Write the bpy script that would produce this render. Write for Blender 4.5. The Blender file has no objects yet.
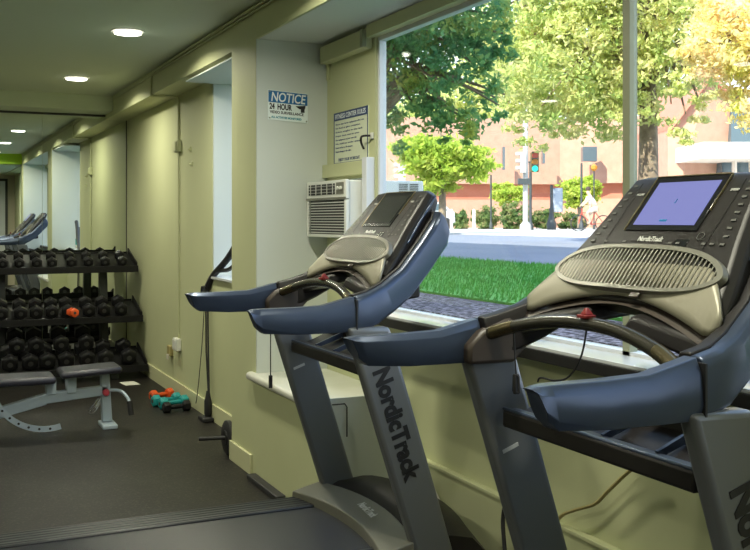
import bpy, bmesh, math, random
from mathutils import Vector, Matrix
random.seed(7)
SC = bpy.context.scene
COL = SC.collection
PI = math.pi

# ------------------------------------------------------------------ render look
SC.view_settings.view_transform = 'Standard'
SC.view_settings.look = 'None'
SC.view_settings.gamma = 1.0
SC.view_settings.use_curve_mapping = False
SC.view_settings.exposure = 0.3

# ------------------------------------------------------------------ camera
CAMH = 1.35
TH = math.atan(456 / 975.0)
cam = bpy.data.cameras.new('camera')
cam.sensor_width = 36.0
cam.lens = 975.0 / 750.0 * 36.0
cam.shift_y = -55.0 / 750.0
cam.clip_end = 400
cam.clip_start = 0.02
camo = bpy.data.objects.new('camera', cam)
camo.location = (0, 0, CAMH)
camo.rotation_euler = (PI / 2, 0, -TH)
COL.objects.link(camo)
SC.camera = camo
_S, _C = math.sin(TH), math.cos(TH)
def at(px, py, d):
    """world point on the sight line of a photo pixel at a depth in metres"""
    r = (px - 375.0) / 975.0; u = (220.0 - py) / 975.0
    return Vector(((_S + r * _C) * d, (_C - r * _S) * d, CAMH + u * d))

# ------------------------------------------------------------------ materials
def mat(name, col, rough=0.5, metal=0.0, emit=None, estr=1.0, noise=None, bump=None, spec=0.5, coat=0.0, trans=0.0):
    m = bpy.data.materials.new(name); m.use_nodes = True
    nt = m.node_tree; b = nt.nodes['Principled BSDF']
    b.inputs['Base Color'].default_value = (*col, 1)
    b.inputs['Roughness'].default_value = rough
    b.inputs['Metallic'].default_value = metal
    b.inputs['Specular IOR Level'].default_value = spec
    if coat: b.inputs['Coat Weight'].default_value = coat
    if trans: b.inputs['Transmission Weight'].default_value = trans
    if emit:
        b.inputs['Emission Color'].default_value = (*emit, 1)
        b.inputs['Emission Strength'].default_value = estr
    tc = nt.nodes.new('ShaderNodeTexCoord')
    if noise:   # (scale, second colour, low, high[, detail])
        n = nt.nodes.new('ShaderNodeTexNoise'); n.inputs['Scale'].default_value = noise[0]
        n.inputs['Detail'].default_value = noise[4] if len(noise) > 4 else 4
        nt.links.new(tc.outputs['Object'], n.inputs['Vector'])
        r = nt.nodes.new('ShaderNodeValToRGB')
        r.color_ramp.elements[0].position = noise[2]; r.color_ramp.elements[1].position = noise[3]
        r.color_ramp.elements[0].color = (*col, 1); r.color_ramp.elements[1].color = (*noise[1], 1)
        nt.links.new(n.outputs['Fac'], r.inputs['Fac'])
        nt.links.new(r.outputs['Color'], b.inputs['Base Color'])
    if bump:    # (scale, strength)
        n2 = nt.nodes.new('ShaderNodeTexNoise'); n2.inputs['Scale'].default_value = bump[0]
        nt.links.new(tc.outputs['Object'], n2.inputs['Vector'])
        bp = nt.nodes.new('ShaderNodeBump'); bp.inputs['Strength'].default_value = bump[1]
        bp.inputs['Distance'].default_value = 0.01
        nt.links.new(n2.outputs['Fac'], bp.inputs['Height'])
        nt.links.new(bp.outputs['Normal'], b.inputs['Normal'])
    return m

M = {}
M['wall'] = mat('wall_paint', (0.55, 0.57, 0.33), 0.6, noise=(1.3, (0.59, 0.61, 0.36), 0.35, 0.65), bump=(180, 0.06))
M['reveal'] = mat('reveal_paint', (0.62, 0.66, 0.62), 0.6, bump=(180, 0.06))
M['ceil'] = mat('ceiling_paint', (0.66, 0.72, 0.56), 0.8, bump=(60, 0.08))
M['base'] = mat('baseboard_paint', (0.62, 0.62, 0.38), 0.45)
M['green'] = mat('lime_paint', (0.42, 0.66, 0.02), 0.6)
M['backwall'] = mat('back_wall_paint', (0.66, 0.60, 0.45), 0.7)
M['sill'] = mat('white_sill_paint', (0.74, 0.74, 0.66), 0.3, noise=(4, (0.66, 0.66, 0.55), 0.5, 0.7))
M['ledge'] = mat('ledge_gloss', (0.70, 0.72, 0.74), 0.12)
M['dkstrip'] = mat('ledge_dark_strip', (0.014, 0.013, 0.012), 0.5)
M['frame'] = mat('window_frame_paint', (0.30, 0.31, 0.20), 0.45)
M['frame_white'] = mat('jamb_white', (0.72, 0.74, 0.78), 0.4)
M['mirror'] = mat('mirror_glass', (0.86, 0.90, 0.86), 0.0, 1.0)
M['seam'] = mat('mirror_trim', (0.06, 0.06, 0.055), 0.4)
M['white'] = mat('white_plastic', (0.72, 0.72, 0.66), 0.4)
M['acwhite'] = mat('ac_plastic', (0.78, 0.79, 0.74), 0.45)
M['acdark'] = mat('ac_slot', (0.03, 0.03, 0.03), 0.6)
M['conduit'] = mat('painted_conduit', (0.55, 0.57, 0.34), 0.45)
M['black'] = mat('black_rubber', (0.018, 0.018, 0.02), 0.55)
M['blackgl'] = mat('black_gloss', (0.012, 0.012, 0.014), 0.18)
M['rack'] = mat('rack_steel', (0.008, 0.008, 0.008), 0.5, spec=0.25)
M['rackpost'] = mat('rack_post', (0.02, 0.025, 0.02), 0.4)
M['hex'] = mat('hex_rubber', (0.009, 0.009, 0.010), 0.42, spec=0.35)
M['discgrey'] = mat('dumbbell_print', (0.05, 0.05, 0.048), 0.5)
M['chrome'] = mat('chrome', (0.55, 0.55, 0.55), 0.22, 1.0)
M['orange'] = mat('orange_vinyl', (0.75, 0.10, 0.015), 0.45)
M['teal'] = mat('teal_vinyl', (0.015, 0.30, 0.30), 0.45)
M['red'] = mat('red_plastic', (0.20, 0.012, 0.010), 0.4)
M['pink'] = mat('red_knob', (0.55, 0.06, 0.09), 0.4)
M['bench'] = mat('bench_steel', (0.42, 0.50, 0.58), 0.4, 0.1)
M['pad'] = mat('bench_vinyl', (0.035, 0.034, 0.05), 0.36, bump=(90, 0.1))
M['paper'] = mat('paper', (0.7, 0.7, 0.62), 0.8)
M['signwhite'] = mat('sign_face', (0.80, 0.88, 0.86), 0.35)
M['signblue'] = mat('sign_blue', (0.01, 0.14, 0.36), 0.35)
M['signnavy'] = mat('sign_navy', (0.02, 0.05, 0.16), 0.35)
M['signteal'] = mat('sign_teal', (0.03, 0.28, 0.34), 0.4)
M['signcream'] = mat('sign_cream', (0.74, 0.78, 0.60), 0.35)
M['ink'] = mat('ink', (0.012, 0.012, 0.014), 0.5)
M['inkwhite'] = mat('ink_white', (0.8, 0.85, 0.85), 0.5)
# treadmill
M['tm_sky_grey'] = mat('treadmill_sky_tinted_shell', (0.056, 0.076, 0.125), 0.30, 0.4, bump=(900, 0.03))  # dark grey shell, blue window reflection mixed into its base colour
M['tm_post'] = mat('treadmill_post_grey', (0.17, 0.18, 0.19), 0.38, 0.35)
M['tm_dark'] = mat('treadmill_dark_plastic', (0.014, 0.012, 0.012), 0.45, bump=(700, 0.05), spec=0.35)
M['tm_cons'] = mat('treadmill_console_face', (0.020, 0.018, 0.017), 0.42, spec=0.3)
M['tm_brown'] = mat('treadmill_bronze_plastic', (0.055, 0.042, 0.034), 0.4)
M['tm_pocket'] = mat('treadmill_pocket_liner', (0.045, 0.02, 0.014), 0.55)
M['tm_ivory'] = mat('treadmill_champagne_plastic', (0.31, 0.29, 0.22), 0.42, 0.15)
M['tm_rim'] = mat('treadmill_silver_plastic', (0.21, 0.205, 0.17), 0.40, 0.3)
M['tm_metal'] = mat('sensor_metal', (0.16, 0.13, 0.07), 0.25, 0.8)
M['tm_bar'] = mat('grip_bar_black', (0.035, 0.032, 0.024), 0.22)
M['tm_gold'] = mat('bezel_trim', (0.42, 0.34, 0.20), 0.3, 0.9)
M['tm_belt'] = mat('belt_rubber', (0.022, 0.024, 0.032), 0.34, bump=(600, 0.12))
M['tm_btn'] = mat('button_print', (0.10, 0.10, 0.09), 0.5)
M['tm_logo'] = mat('logo_print', (0.55, 0.55, 0.52), 0.4)
M['screen_on'] = mat('screen_lit', (0.02, 0.02, 0.03), 0.15, emit=(0.27, 0.29, 0.68), estr=0.66)
M['screen_off'] = mat('screen_dark', (0.035, 0.036, 0.036), 0.10)
M['cord_yel'] = mat('cord_tan', (0.36, 0.30, 0.12), 0.5)
M['cord_white'] = mat('cord_white', (0.6, 0.58, 0.5), 0.5)
def rail_mat():
    m = mat('rail_ribbed', (0.022, 0.024, 0.028), 0.42)
    nt = m.node_tree; b = nt.nodes['Principled BSDF']; tc = nt.nodes['Texture Coordinate']
    w = nt.nodes.new('ShaderNodeTexWave'); w.bands_direction = 'Y'; w.inputs['Scale'].default_value = 11
    bp = nt.nodes.new('ShaderNodeBump'); bp.inputs['Strength'].default_value = 1.0; bp.inputs['Distance'].default_value = 0.004
    nt.links.new(tc.outputs['Object'], w.inputs['Vector']); nt.links.new(w.outputs['Fac'], bp.inputs['Height'])
    nt.links.new(bp.outputs['Normal'], b.inputs['Normal']); return m
M['tm_rail'] = rail_mat()
def floor_mat():
    m = mat('rubber_floor', (0.03, 0.027, 0.022), 0.5, spec=0.32)
    nt = m.node_tree; b = nt.nodes['Principled BSDF']; tc = nt.nodes['Texture Coordinate']
    v = nt.nodes.new('ShaderNodeTexNoise'); v.inputs['Scale'].default_value = 95; v.inputs['Detail'].default_value = 6
    r = nt.nodes.new('ShaderNodeValToRGB')
    r.color_ramp.elements[0].position = 0.52; r.color_ramp.elements[0].color = (0.007, 0.006, 0.0055, 1)
    r.color_ramp.elements[1].position = 0.66; r.color_ramp.elements[1].color = (0.045, 0.039, 0.030, 1)
    nt.links.new(tc.outputs['Object'], v.inputs['Vector']); nt.links.new(v.outputs['Fac'], r.inputs['Fac'])
    nt.links.new(r.outputs['Color'], b.inputs['Base Color'])
    n = nt.nodes.new('ShaderNodeTexNoise'); n.inputs['Scale'].default_value = 1.4
    r2 = nt.nodes.new('ShaderNodeMapRange'); r2.inputs['To Min'].default_value = 0.36; r2.inputs['To Max'].default_value = 0.60
    nt.links.new(tc.outputs['Object'], n.inputs['Vector']); nt.links.new(n.outputs['Fac'], r2.inputs['Value'])
    nt.links.new(r2.outputs['Result'], b.inputs['Roughness'])
    bp = nt.nodes.new('ShaderNodeBump'); bp.inputs['Strength'].default_value = 0.25; bp.inputs['Distance'].default_value = 0.003
    nt.links.new(v.outputs['Fac'], bp.inputs['Height']); nt.links.new(bp.outputs['Normal'], b.inputs['Normal'])
    return m
M['floor'] = floor_mat()
def glass_mat():
    m = bpy.data.materials.new('window_glass'); m.use_nodes = True; nt = m.node_tree
    nt.nodes.clear(); o = nt.nodes.new('ShaderNodeOutputMaterial')
    t = nt.nodes.new('ShaderNodeBsdfTransparent'); t.inputs['Color'].default_value = (0.96, 0.98, 0.97, 1)
    g = nt.nodes.new('ShaderNodeBsdfGlossy'); g.inputs['Roughness'].default_value = 0.0
    f = nt.nodes.new('ShaderNodeFresnel'); f.inputs['IOR'].default_value = 1.5
    x = nt.nodes.new('ShaderNodeMixShader')
    ge = nt.nodes.new('ShaderNodeNewGeometry'); mr = nt.nodes.new('ShaderNodeMapRange')   # same Fresnel curve on both faces of the pane
    mr.inputs['To Min'].default_value = 1.5; mr.inputs['To Max'].default_value = 1 / 1.5
    nt.links.new(ge.outputs['Backfacing'], mr.inputs['Value']); nt.links.new(mr.outputs['Result'], f.inputs['IOR'])
    nt.links.new(f.outputs['Fac'], x.inputs['Fac']); nt.links.new(t.outputs['BSDF'], x.inputs[1]); nt.links.new(g.outputs['BSDF'], x.inputs[2])
    nt.links.new(x.outputs['Shader'], o.inputs['Surface']); return m
M['glass'] = glass_mat()
# outdoors
def brick_mat(name, a, b_, mort, sc):
    m = mat(name, a, 0.85); nt = m.node_tree; b = nt.nodes['Principled BSDF']; tc = nt.nodes['Texture Coordinate']
    k = nt.nodes.new('ShaderNodeTexNoise'); k.inputs['Scale'].default_value = sc
    r = nt.nodes.new('ShaderNodeValToRGB'); r.color_ramp.elements[0].color = (*a, 1); r.color_ramp.elements[1].color = (*b_, 1)
    r.color_ramp.elements[0].position = .3; r.color_ramp.elements[1].position = .7
    nt.links.new(tc.outputs['Object'], k.inputs['Vector']); nt.links.new(k.outputs['Fac'], r.inputs['Fac'])
    nt.links.new(r.outputs['Color'], b.inputs['Base Color']); return m
M['brick_pale'] = brick_mat('pale_pink_brick', (0.44, 0.245, 0.17), (0.49, 0.29, 0.205), None, 3)
M['brick'] = brick_mat('red_pink_brick', (0.46, 0.17, 0.105), (0.50, 0.20, 0.13), None, 3)
M['stone'] = mat('pale_stone', (0.72, 0.66, 0.58), 0.8)
M['darkwin'] = mat('dark_window', (0.08, 0.12, 0.14), 0.15)
M['grass'] = mat('grass', (0.09, 0.34, 0.06), 0.9, noise=(1.2, (0.15, 0.44, 0.08), 0.3, 0.7), bump=(40, 0.8))
M['mulch'] = mat('mulch', (0.05, 0.035, 0.04), 0.95, noise=(30, (0.38, 0.32, 0.36), 0.45, 0.62, 8), bump=(25, 1.0))
M['asphalt'] = mat('asphalt', (0.17, 0.19, 0.23), 0.9, noise=(0.6, (0.22, 0.23, 0.27), 0.3, 0.7))
M['concrete'] = mat('concrete', (0.48, 0.46, 0.42), 0.85, noise=(2, (0.55, 0.53, 0.49), 0.3, 0.7))
M['pole'] = mat('painted_pole', (0.42, 0.42, 0.38), 0.5)
M['poledark'] = mat('dark_pole', (0.04, 0.05, 0.05), 0.5)
M['sighouse'] = mat('signal_housing', (0.10, 0.07, 0.02), 0.5)
M['sigred'] = mat('signal_red', (0.45, 0.06, 0.03), 0.4)
M['sigamber'] = mat('signal_amber', (0.5, 0.2, 0.02), 0.4)
M['siggreen'] = mat('signal_green', (0.0, 0.4, 0.3), 0.3, emit=(0.02, 0.9, 0.6), estr=1.2)
M['banner'] = mat('banner_cloth', (0.14, 0.18, 0.24), 0.8, noise=(2.5, (0.34, 0.38, 0.42), 0.5, 0.62))
M['bark'] = mat('bark', (0.16, 0.12, 0.08), 0.9, noise=(6, (0.28, 0.22, 0.15), 0.35, 0.65), bump=(12, 0.8))
M['skin'] = mat('skin', (0.55, 0.33, 0.24), 0.6)
M['shirt'] = mat('shirt', (0.75, 0.70, 0.68), 0.8)
M['shorts'] = mat('shorts', (0.55, 0.48, 0.38), 0.8)
M['hair'] = mat('hair', (0.05, 0.03, 0.02), 0.7)
M['carwhite'] = mat('car_paint', (0.62, 0.64, 0.66), 0.25)
def leaf_mat(name, a, b_, c_):
    m = bpy.data.materials.new(name); m.use_nodes = True; nt = m.node_tree; nt.nodes.clear()
    o = nt.nodes.new('ShaderNodeOutputMaterial'); tc = nt.nodes.new('ShaderNodeTexCoord')
    n = nt.nodes.new('ShaderNodeTexNoise'); n.inputs['Scale'].default_value = 1.6; n.inputs['Detail'].default_value = 8
    n.inputs['Roughness'].default_value = .75
    r = nt.nodes.new('ShaderNodeValToRGB'); e = r.color_ramp.elements
    e[0].position = .33; e[0].color = (*a, 1); e[1].position = .68; e[1].color = (*c_, 1)
    k = e.new(.5); k.color = (*b_, 1)
    d = nt.nodes.new('ShaderNodeBsdfDiffuse'); t = nt.nodes.new('ShaderNodeBsdfTranslucent'); x = nt.nodes.new('ShaderNodeMixShader')
    x.inputs['Fac'].default_value = .5
    nt.links.new(tc.outputs['Object'], n.inputs['Vector']); nt.links.new(n.outputs['Fac'], r.inputs['Fac'])
    for s in (d, t): nt.links.new(r.outputs['Color'], s.inputs['Color'])
    nt.links.new(d.outputs['BSDF'], x.inputs[1]); nt.links.new(t.outputs['BSDF'], x.inputs[2]); nt.links.new(x.outputs['Shader'], o.inputs['Surface'])
    return m
M['leaf_dark'] = leaf_mat('leaf_deep_green', (0.06, 0.22, 0.13), (0.18, 0.42, 0.16), (0.70, 0.66, 0.12))
M['leaf_yel'] = leaf_mat('leaf_yellow_green', (0.30, 0.48, 0.13), (0.68, 0.72, 0.28), (0.90, 0.78, 0.48))
M['leaf_org'] = leaf_mat('leaf_orange', (0.66, 0.72, 0.14), (0.92, 0.80, 0.40), (0.92, 0.68, 0.50))
M['leaf_lime'] = leaf_mat('leaf_lime', (0.25, 0.42, 0.05), (0.48, 0.60, 0.10), (0.62, 0.62, 0.16))
M['leaf_bush'] = leaf_mat('leaf_bush', (0.06, 0.16, 0.06), (0.22, 0.30, 0.10), (0.5, 0.35, 0.2))

# ------------------------------------------------------------------ mesh helpers
ORG = {}
class MB:
    def __init__(s): s.v = []; s.f = []
    def add(s, vs, fs):
        o = len(s.v); s.v += [tuple(v) for v in vs]; s.f += [tuple(i + o for i in f) for f in fs]; return s
    def box(s, x0, x1, y0, y1, z0, z1):
        vs = [(x, y, z) for x in (x0, x1) for y in (y0, y1) for z in (z0, z1)]
        return s.add(vs, [(0, 1, 3, 2), (4, 6, 7, 5), (0, 4, 5, 1), (2, 3, 7, 6), (0, 2, 6, 4), (1, 5, 7, 3)])
    def hexa(s, p):   # 8 points: bottom ring 4, top ring 4
        return s.add(p, [(3, 2, 1, 0), (4, 5, 6, 7), (0, 1, 5, 4), (1, 2, 6, 5), (2, 3, 7, 6), (3, 0, 4, 7)])
    def prism(s, pts, a, b, axis='Y'):
        n = len(pts); vs = []
        for t in (a, b):
            for (p, q) in pts:
                vs.append({'Y': (p, t, q), 'X': (t, p, q), 'Z': (p, q, t)}[axis])
        fs = [tuple(range(n))[::-1], tuple(range(n, 2 * n))] + [(i, (i + 1) % n, n + (i + 1) % n, n + i) for i in range(n)]
        return s.add(vs, fs)
    def loft(s, rings, caps=True, closed=True):
        n = len(rings[0]); vs = [p for r in rings for p in r]; fs = []
        for k in range(len(rings) - 1):
            for i in range(n if closed else n - 1):
                j = (i + 1) % n; fs.append((k * n + i, k * n + j, (k + 1) * n + j, (k + 1) * n + i))
        if caps: fs += [tuple(range(n))[::-1], tuple(range((len(rings) - 1) * n, len(rings) * n))]
        return s.add(vs, fs)
    def tube(s, pts, r, n=10, caps=True):
        pts = [Vector(p) for p in pts]; rs = r if isinstance(r, (list, tuple)) else [r] * len(pts)
        rings = []; up = None
        for i, p in enumerate(pts):
            d = (pts[min(i + 1, len(pts) - 1)] - pts[max(i - 1, 0)]).normalized()
            if up is None: up = Vector((0, 0, 1)) if abs(d.z) < .9 else Vector((1, 0, 0))
            a = d.cross(up).normalized(); b = a.cross(d).normalized(); up = b
            rings.append([p + (a * math.cos(2 * PI * k / n) + b * math.sin(2 * PI * k / n)) * rs[i] for k in range(n)])
        return s.loft(rings, caps)
    def lathe(s, prof, c=(0, 0, 0), axis='Z', n=20):
        rings = []
        for (r, h) in prof:
            ring = []
            for k in range(n):
                a = 2 * PI * k / n; x, y = r * math.cos(a), r * math.sin(a)
                ring.append({'Z': (c[0] + x, c[1] + y, c[2] + h), 'Y': (c[0] + x, c[1] + h, c[2] + y), 'X': (c[0] + h, c[1] + x, c[2] + y)}[axis])
            rings.append(ring)
        return s.loft(rings)
    def build(s, name, m, parent=None, origin=None, bevel=0, smooth=False, seg=2, subsurf=0):
        if parent is not None: o0 = ORG.get(parent.name, Vector((0, 0, 0)))
        elif origin is not None: o0 = Vector(origin)
        else:
            xs = [v[0] for v in s.v]; ys = [v[1] for v in s.v]; zs = [v[2] for v in s.v]
            o0 = Vector(((min(xs) + max(xs)) / 2, (min(ys) + max(ys)) / 2, min(zs)))
        me = bpy.data.meshes.new(name)
        me.from_pydata([(v[0] - o0.x, v[1] - o0.y, v[2] - o0.z) for v in s.v], [], s.f)
        bm = bmesh.new(); bm.from_mesh(me); bmesh.ops.recalc_face_normals(bm, faces=bm.faces); bm.to_mesh(me); bm.free()
        me.materials.append(m)
        if smooth:
            me.polygons.foreach_set('use_smooth', [True] * len(me.polygons))
        ob = bpy.data.objects.new(name, me); COL.objects.link(ob)
        if parent is not None: ob.parent = parent; ORG[ob.name] = o0
        else: ob.location = o0; ORG[ob.name] = o0
        if bevel:
            b = ob.modifiers.new('bevel', 'BEVEL'); b.width = bevel; b.segments = seg; b.limit_method = 'ANGLE'; b.angle_limit = math.radians(35)
            b.harden_normals = False
            me.polygons.foreach_set('use_smooth', [True] * len(me.polygons))
            try: me.set_sharp_from_angle(angle=math.radians(40))
            except Exception: pass
        if subsurf:
            q = ob.modifiers.new('sub', 'SUBSURF'); q.levels = subsurf; q.render_levels = subsurf
        if smooth and not bevel and not subsurf:
            try: me.set_sharp_from_angle(angle=math.radians(50))
            except Exception: pass
        return ob
def box(name, m, x0, x1, y0, y1, z0, z1, parent=None, bevel=0): return MB().box(x0, x1, y0, y1, z0, z1).build(name, m, parent, bevel=bevel)
def tag(o, label=None, cat=None, group=None, kind=None):
    if label: o['label'] = label
    if cat: o['category'] = cat
    if group: o['group'] = group
    if kind: o['kind'] = kind
    return o
def thing(name, label, cat, loc, group=None):
    o = bpy.data.objects.new(name, None); COL.objects.link(o); o.location = loc; o.empty_display_size = .1
    ORG[o.name] = Vector(loc); return tag(o, label, cat, group)
def struct(o): o['kind'] = 'structure'; return o
def copy_tree(o, parent=None):
    c = o.copy(); COL.objects.link(c); c.parent = parent
    for ch in list(o.children): copy_tree(ch, c)
    return c
def text(name, body, size, org, ux, uy, m, parent, bold=0.0, spacing=1.0, align='LEFT', depth=0.0006, fit=None, shear=0.0):
    cu = bpy.data.curves.new(name, 'FONT'); cu.body = body; cu.size = size; cu.extrude = depth; cu.offset = bold
    cu.space_character = spacing; cu.align_x = align; cu.shear = shear; cu.resolution_u = 3
    to = bpy.data.objects.new(name, cu); COL.objects.link(to)
    dg = bpy.context.evaluated_depsgraph_get(); dg.update()
    me = bpy.data.meshes.new_from_object(to.evaluated_get(dg))
    COL.objects.unlink(to); bpy.data.objects.remove(to)
    ux = Vector(ux).normalized(); uy = Vector(uy).normalized(); uz = ux.cross(uy)
    k = 1.0
    if fit:
        xs = [v.co.x for v in me.vertices]; w = max(xs) - min(xs); k = fit / w if w else 1
    o0 = ORG.get(parent.name, Vector((0, 0, 0)))
    for v in me.vertices:
        v.co = Vector(org) - o0 + ux * v.co.x * k + uy * v.co.y + uz * v.co.z
    me.materials.clear(); me.materials.append(m)
    ob = bpy.data.objects.new(name, me); COL.objects.link(ob); ob.parent = parent; ORG[ob.name] = o0
    return ob
def smooth_path(pts, n=6):
    P = [Vector(p) for p in pts]; out = []
    for i in range(len(P) - 1):
        p0 = P[max(i - 1, 0)]; p1 = P[i]; p2 = P[i + 1]; p3 = P[min(i + 2, len(P) - 1)]
        for k in range(n):
            t = k / n
            out.append(0.5 * ((2 * p1) + (p2 - p0) * t + (2 * p0 - 5 * p1 + 4 * p2 - p3) * t * t + (-p0 + 3 * p1 - 3 * p2 + p3) * t ** 3))
    out.append(P[-1]); return out

# ------------------------------------------------------------------ room
XH, XW, XG = 1.6, 1.8, 2.0            # header/pilaster face, wall face, window-wall face
ZC, ZH = 2.48, 2.30                   # ceiling, header underside
YM = 9.45                             # mirror
YB = -2.6                             # wall behind the camera
XL = -3.6
OUT = 2.055                            # outer face of the window wall
LEDZ = 0.925
struct(box('floor', M['floor'], XL, 2.16, YB, YM + .1, -0.1, 0))
struct(box('ceiling', M['ceil'], XL, 2.16, YB, YM + .1, ZC, ZC + .12))
struct(box('wall_left', M['wall'], XL - .1, XL, YB, YM + .1, 0, ZC))
struct(box('wall_far', M['wall'], XL, 2.16, YM + .02, YM + .12, 0, ZC))
# window wall: one mesh with the two openings cut out
w = MB()
w.box(XW, OUT, 6.45, YM + .02, 0, ZH)                     # wall stretch beside the mirror
w.box(XW, OUT, 5.33, 6.45, 0, .955)                       # under second window recess
w.box(XH, OUT, 4.90, 5.33, 0, ZH)                         # pilaster
w.box(XG, OUT, 4.27, 4.90, 0, 1.25); w.box(XG, OUT, 4.27, 4.90, 1.56, ZH)
w.box(XG, OUT, 4.27, 4.335, 1.25, 1.56); w.box(XG, OUT, 4.845, 4.90, 1.25, 1.56)
w.box(XG, OUT, 1.3, 4.27, 0, .89)                         # below the big window
w.box(XG, OUT, 1.3, 4.27, 2.235, ZH)
w.box(XH, OUT, 0.98, 1.3, 0, ZH)                          # next pilaster
w.box(XG, OUT, -1.5, .98, 0, .89); w.box(XG, OUT, -1.5, .98, 2.235, ZH)
w.box(XW, OUT, YB, -1.5, 0, ZH)
w.box(XW, OUT, 5.33, 6.45, ZH - .02, ZH)
struct(w.build('wall_right', M['wall']))
# header beam with deep soffit
struct(box('trim_1', M['wall'], XH, 2.16, 1.2, YM + .02, ZH, ZC))
struct(box('trim_2', M['wall'], XH, 2.16, YB, 1.2, ZH - .02, ZC))
# pale paint skins of the recesses
r = MB()
r.box(XH + .002, XG, 4.885, 4.905, .545, ZH - .001)              # notice wall
struct(r.build('trim_3', M['reveal']))
r = MB(); r.box(XW + .004, OUT, 6.43, 6.455, .956, ZH - .021); r.box(XH + .004, OUT, 5.325, 5.335, .956, ZH - .021)
struct(r.build('trim_4', M['reveal']))
struct(box('trim_5', M['reveal'], XH + .012, 2.06, 1.302, 4.884, ZH - .002, ZH - .0005))    # soffit skin of the big recess
struct(box('trim_6', M['reveal'], XH + .012, 2.06, 5.336, 6.427, ZH - .03, ZH - .021))
struct(box('trim_7', M['reveal'], XH + .012, XG, 1.298, 1.306, .0, ZH - .002))
# yellow band above the window and blind box
struct(box('trim_8', M['wall'], 1.965, XG, 1.31, 4.30, 2.235, ZH - .006))
t = thing('blind_cassette', 'yellow-green painted blind box on the wall above the rules sign', 'blind box', (1.96, 4.6, 2.17))
box('cassette', M['wall'], 1.945, 2.0, 4.305, 4.86, 2.185, 2.275, t, .006)
box('end_cap', M['frame'], 1.94, 1.965, 4.30, 4.325, 2.19, 2.275, t, .003)
box('bracket', M['wall'], 1.985, 2.0, 4.84, 4.865, 2.10, 2.19, t, .003)
# mirror room-wide, in panels
t = MB()
edges = [XL, -2.45, -1.2, 0.02, 1.03, XW]
for a, b in zip(edges[:-1], edges[1:]): t.box(a + .0015, b - .0015, YM, YM + .012, 0.02, 2.335)
struct(tag(t.build('wall_mirror', M['mirror'])))
struct(box('trim_9', M['seam'], XL, XW, YM - .006, YM + .012, 2.325, 2.345))
struct(box('trim_10', M['seam'], XW - .008, XW - .001, YM - .005, YM + .01, 0, 2.33))
struct(box('trim_11', M['ceil'], XL, XH, 9.06, YM, 2.345, ZC))              # ceiling drop in front of the mirror
struct(box('trim_12', M['green'], XL, XH, 0.95, 1.2, 2.31, ZC))             # lime cross beam behind the viewer
struct(box('ceiling_back', M['ceil'], XL, XH, YB, .95, 2.30, ZC))
struct(box('wall_back', M['backwall'], XL, 2.16, YB - .1, YB, 0, ZC))
# door in the wall behind the viewer
t = thing('door_1', None, None, (1.25, YB, 0)); struct(t)
box('door_frame', M['seam'], .55, 1.66, YB, YB + .05, 0, 2.2, t)
box('door_glass', M['ledge'], .60, 1.61, YB + .05, YB + .06, .05, 2.15, t)
# baseboards
struct(box('baseboard_right', M['base'], XW - .014, XW, 6.0, YM - .01, 0, .11))
struct(box('baseboard_recess', M['base'], XW - .014, XW, 5.33, 6.0, 0, .11))
b = MB(); b.box(XH - .014, XH, 4.955, 5.344, 0, .107); b.box(XH - .014, XW, 5.33, 5.344, 0, .107)
struct(b.build('baseboard_pilaster', M['base'], bevel=.003))
b = MB(); b.box(1.975, XG, 1.31, 3.94, 0, .30); b.box(1.968, XG, 1.31, 3.94, .30, .315)
struct(b.build('baseboard_window', M['wall'], bevel=.003))
# low block under the sign recess, with the bullnose sill
b = MB(); b.box(XH, XG, 3.95, 4.90, 0, .505)
struct(b.build('wall_block', M['wall']))
struct(box('trim_13', M['reveal'], XH + .004, XG - .002, 3.935, 3.95, 0, .57))
b = MB(); b.prism([(XH - .035, .522), (XH - .03, .508), (XG, .508), (XG, .548), (XH - .02, .548), (XH - .033, .538)], 3.95, 4.965)
struct(b.build('sill_1', M['sill'], bevel=.006))
b = MB(); b.box(XH - .02, 2.0, 3.60, 3.93, .0, .56)
# ledges (glossy stool with a dark strip beneath)
for k, (y0, y1) in enumerate(((1.306, 4.27), (-1.5, .97))):
    struct(box('sill_%d' % (k + 2), M['ledge'], 1.885, OUT + .02, y0, y1, LEDZ - .012, LEDZ, bevel=.002))
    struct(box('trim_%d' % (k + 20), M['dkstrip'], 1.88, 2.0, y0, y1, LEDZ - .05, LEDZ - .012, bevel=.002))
struct(box('sill_4', M['ledge'], XH + .02 + .16, OUT, 5.336, 6.429, .955, .97))
# windows
def window(name, y0, y1, z0, z1, mull, x=2.03):
    t = thing(name, None, None, (x, (y0 + y1) / 2, z0)); struct(t)
    f = MB(); f.box(x - .018, x + .018, y0, y0 + .02, z0, z1); f.box(x - .018, x + .018, y1 - .02, y1, z0, z1)
    f.box(x - .018, x + .018, y0 + .02, y1 - .02, z1 - .02, z1); f.box(x - .018, x + .018, y0 + .02, y1 - .02, z0, z0 + .012)
    f.build('window_frame', M['frame_white'], t)
    for a in mull: box('mullion', M['frame'], x - .018, x + .012, a - .017, a + .017, z0, z1, t)
    ys = [y0] + list(mull) + [y1]
    for a, b in zip(ys[:-1], ys[1:]): box('pane', M['glass'], x - .003, x + .003, a + .02, b - .02, z0 + .01, z1 - .01, t)
window('window_1', 1.306, 4.27, LEDZ, 2.235, (2.44,))
window('window_2', -1.5, .98, LEDZ, 2.235, (-.3,))
window('window_3', 5.337, 6.428, .971, 2.269, (), 2.03)

# upper storeys of the house around the gym, outside (they shade the lawn)
struct(box('wall_upper', M['brick'], -8, 2.16, -14, 20, 2.62, 9.2))

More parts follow.
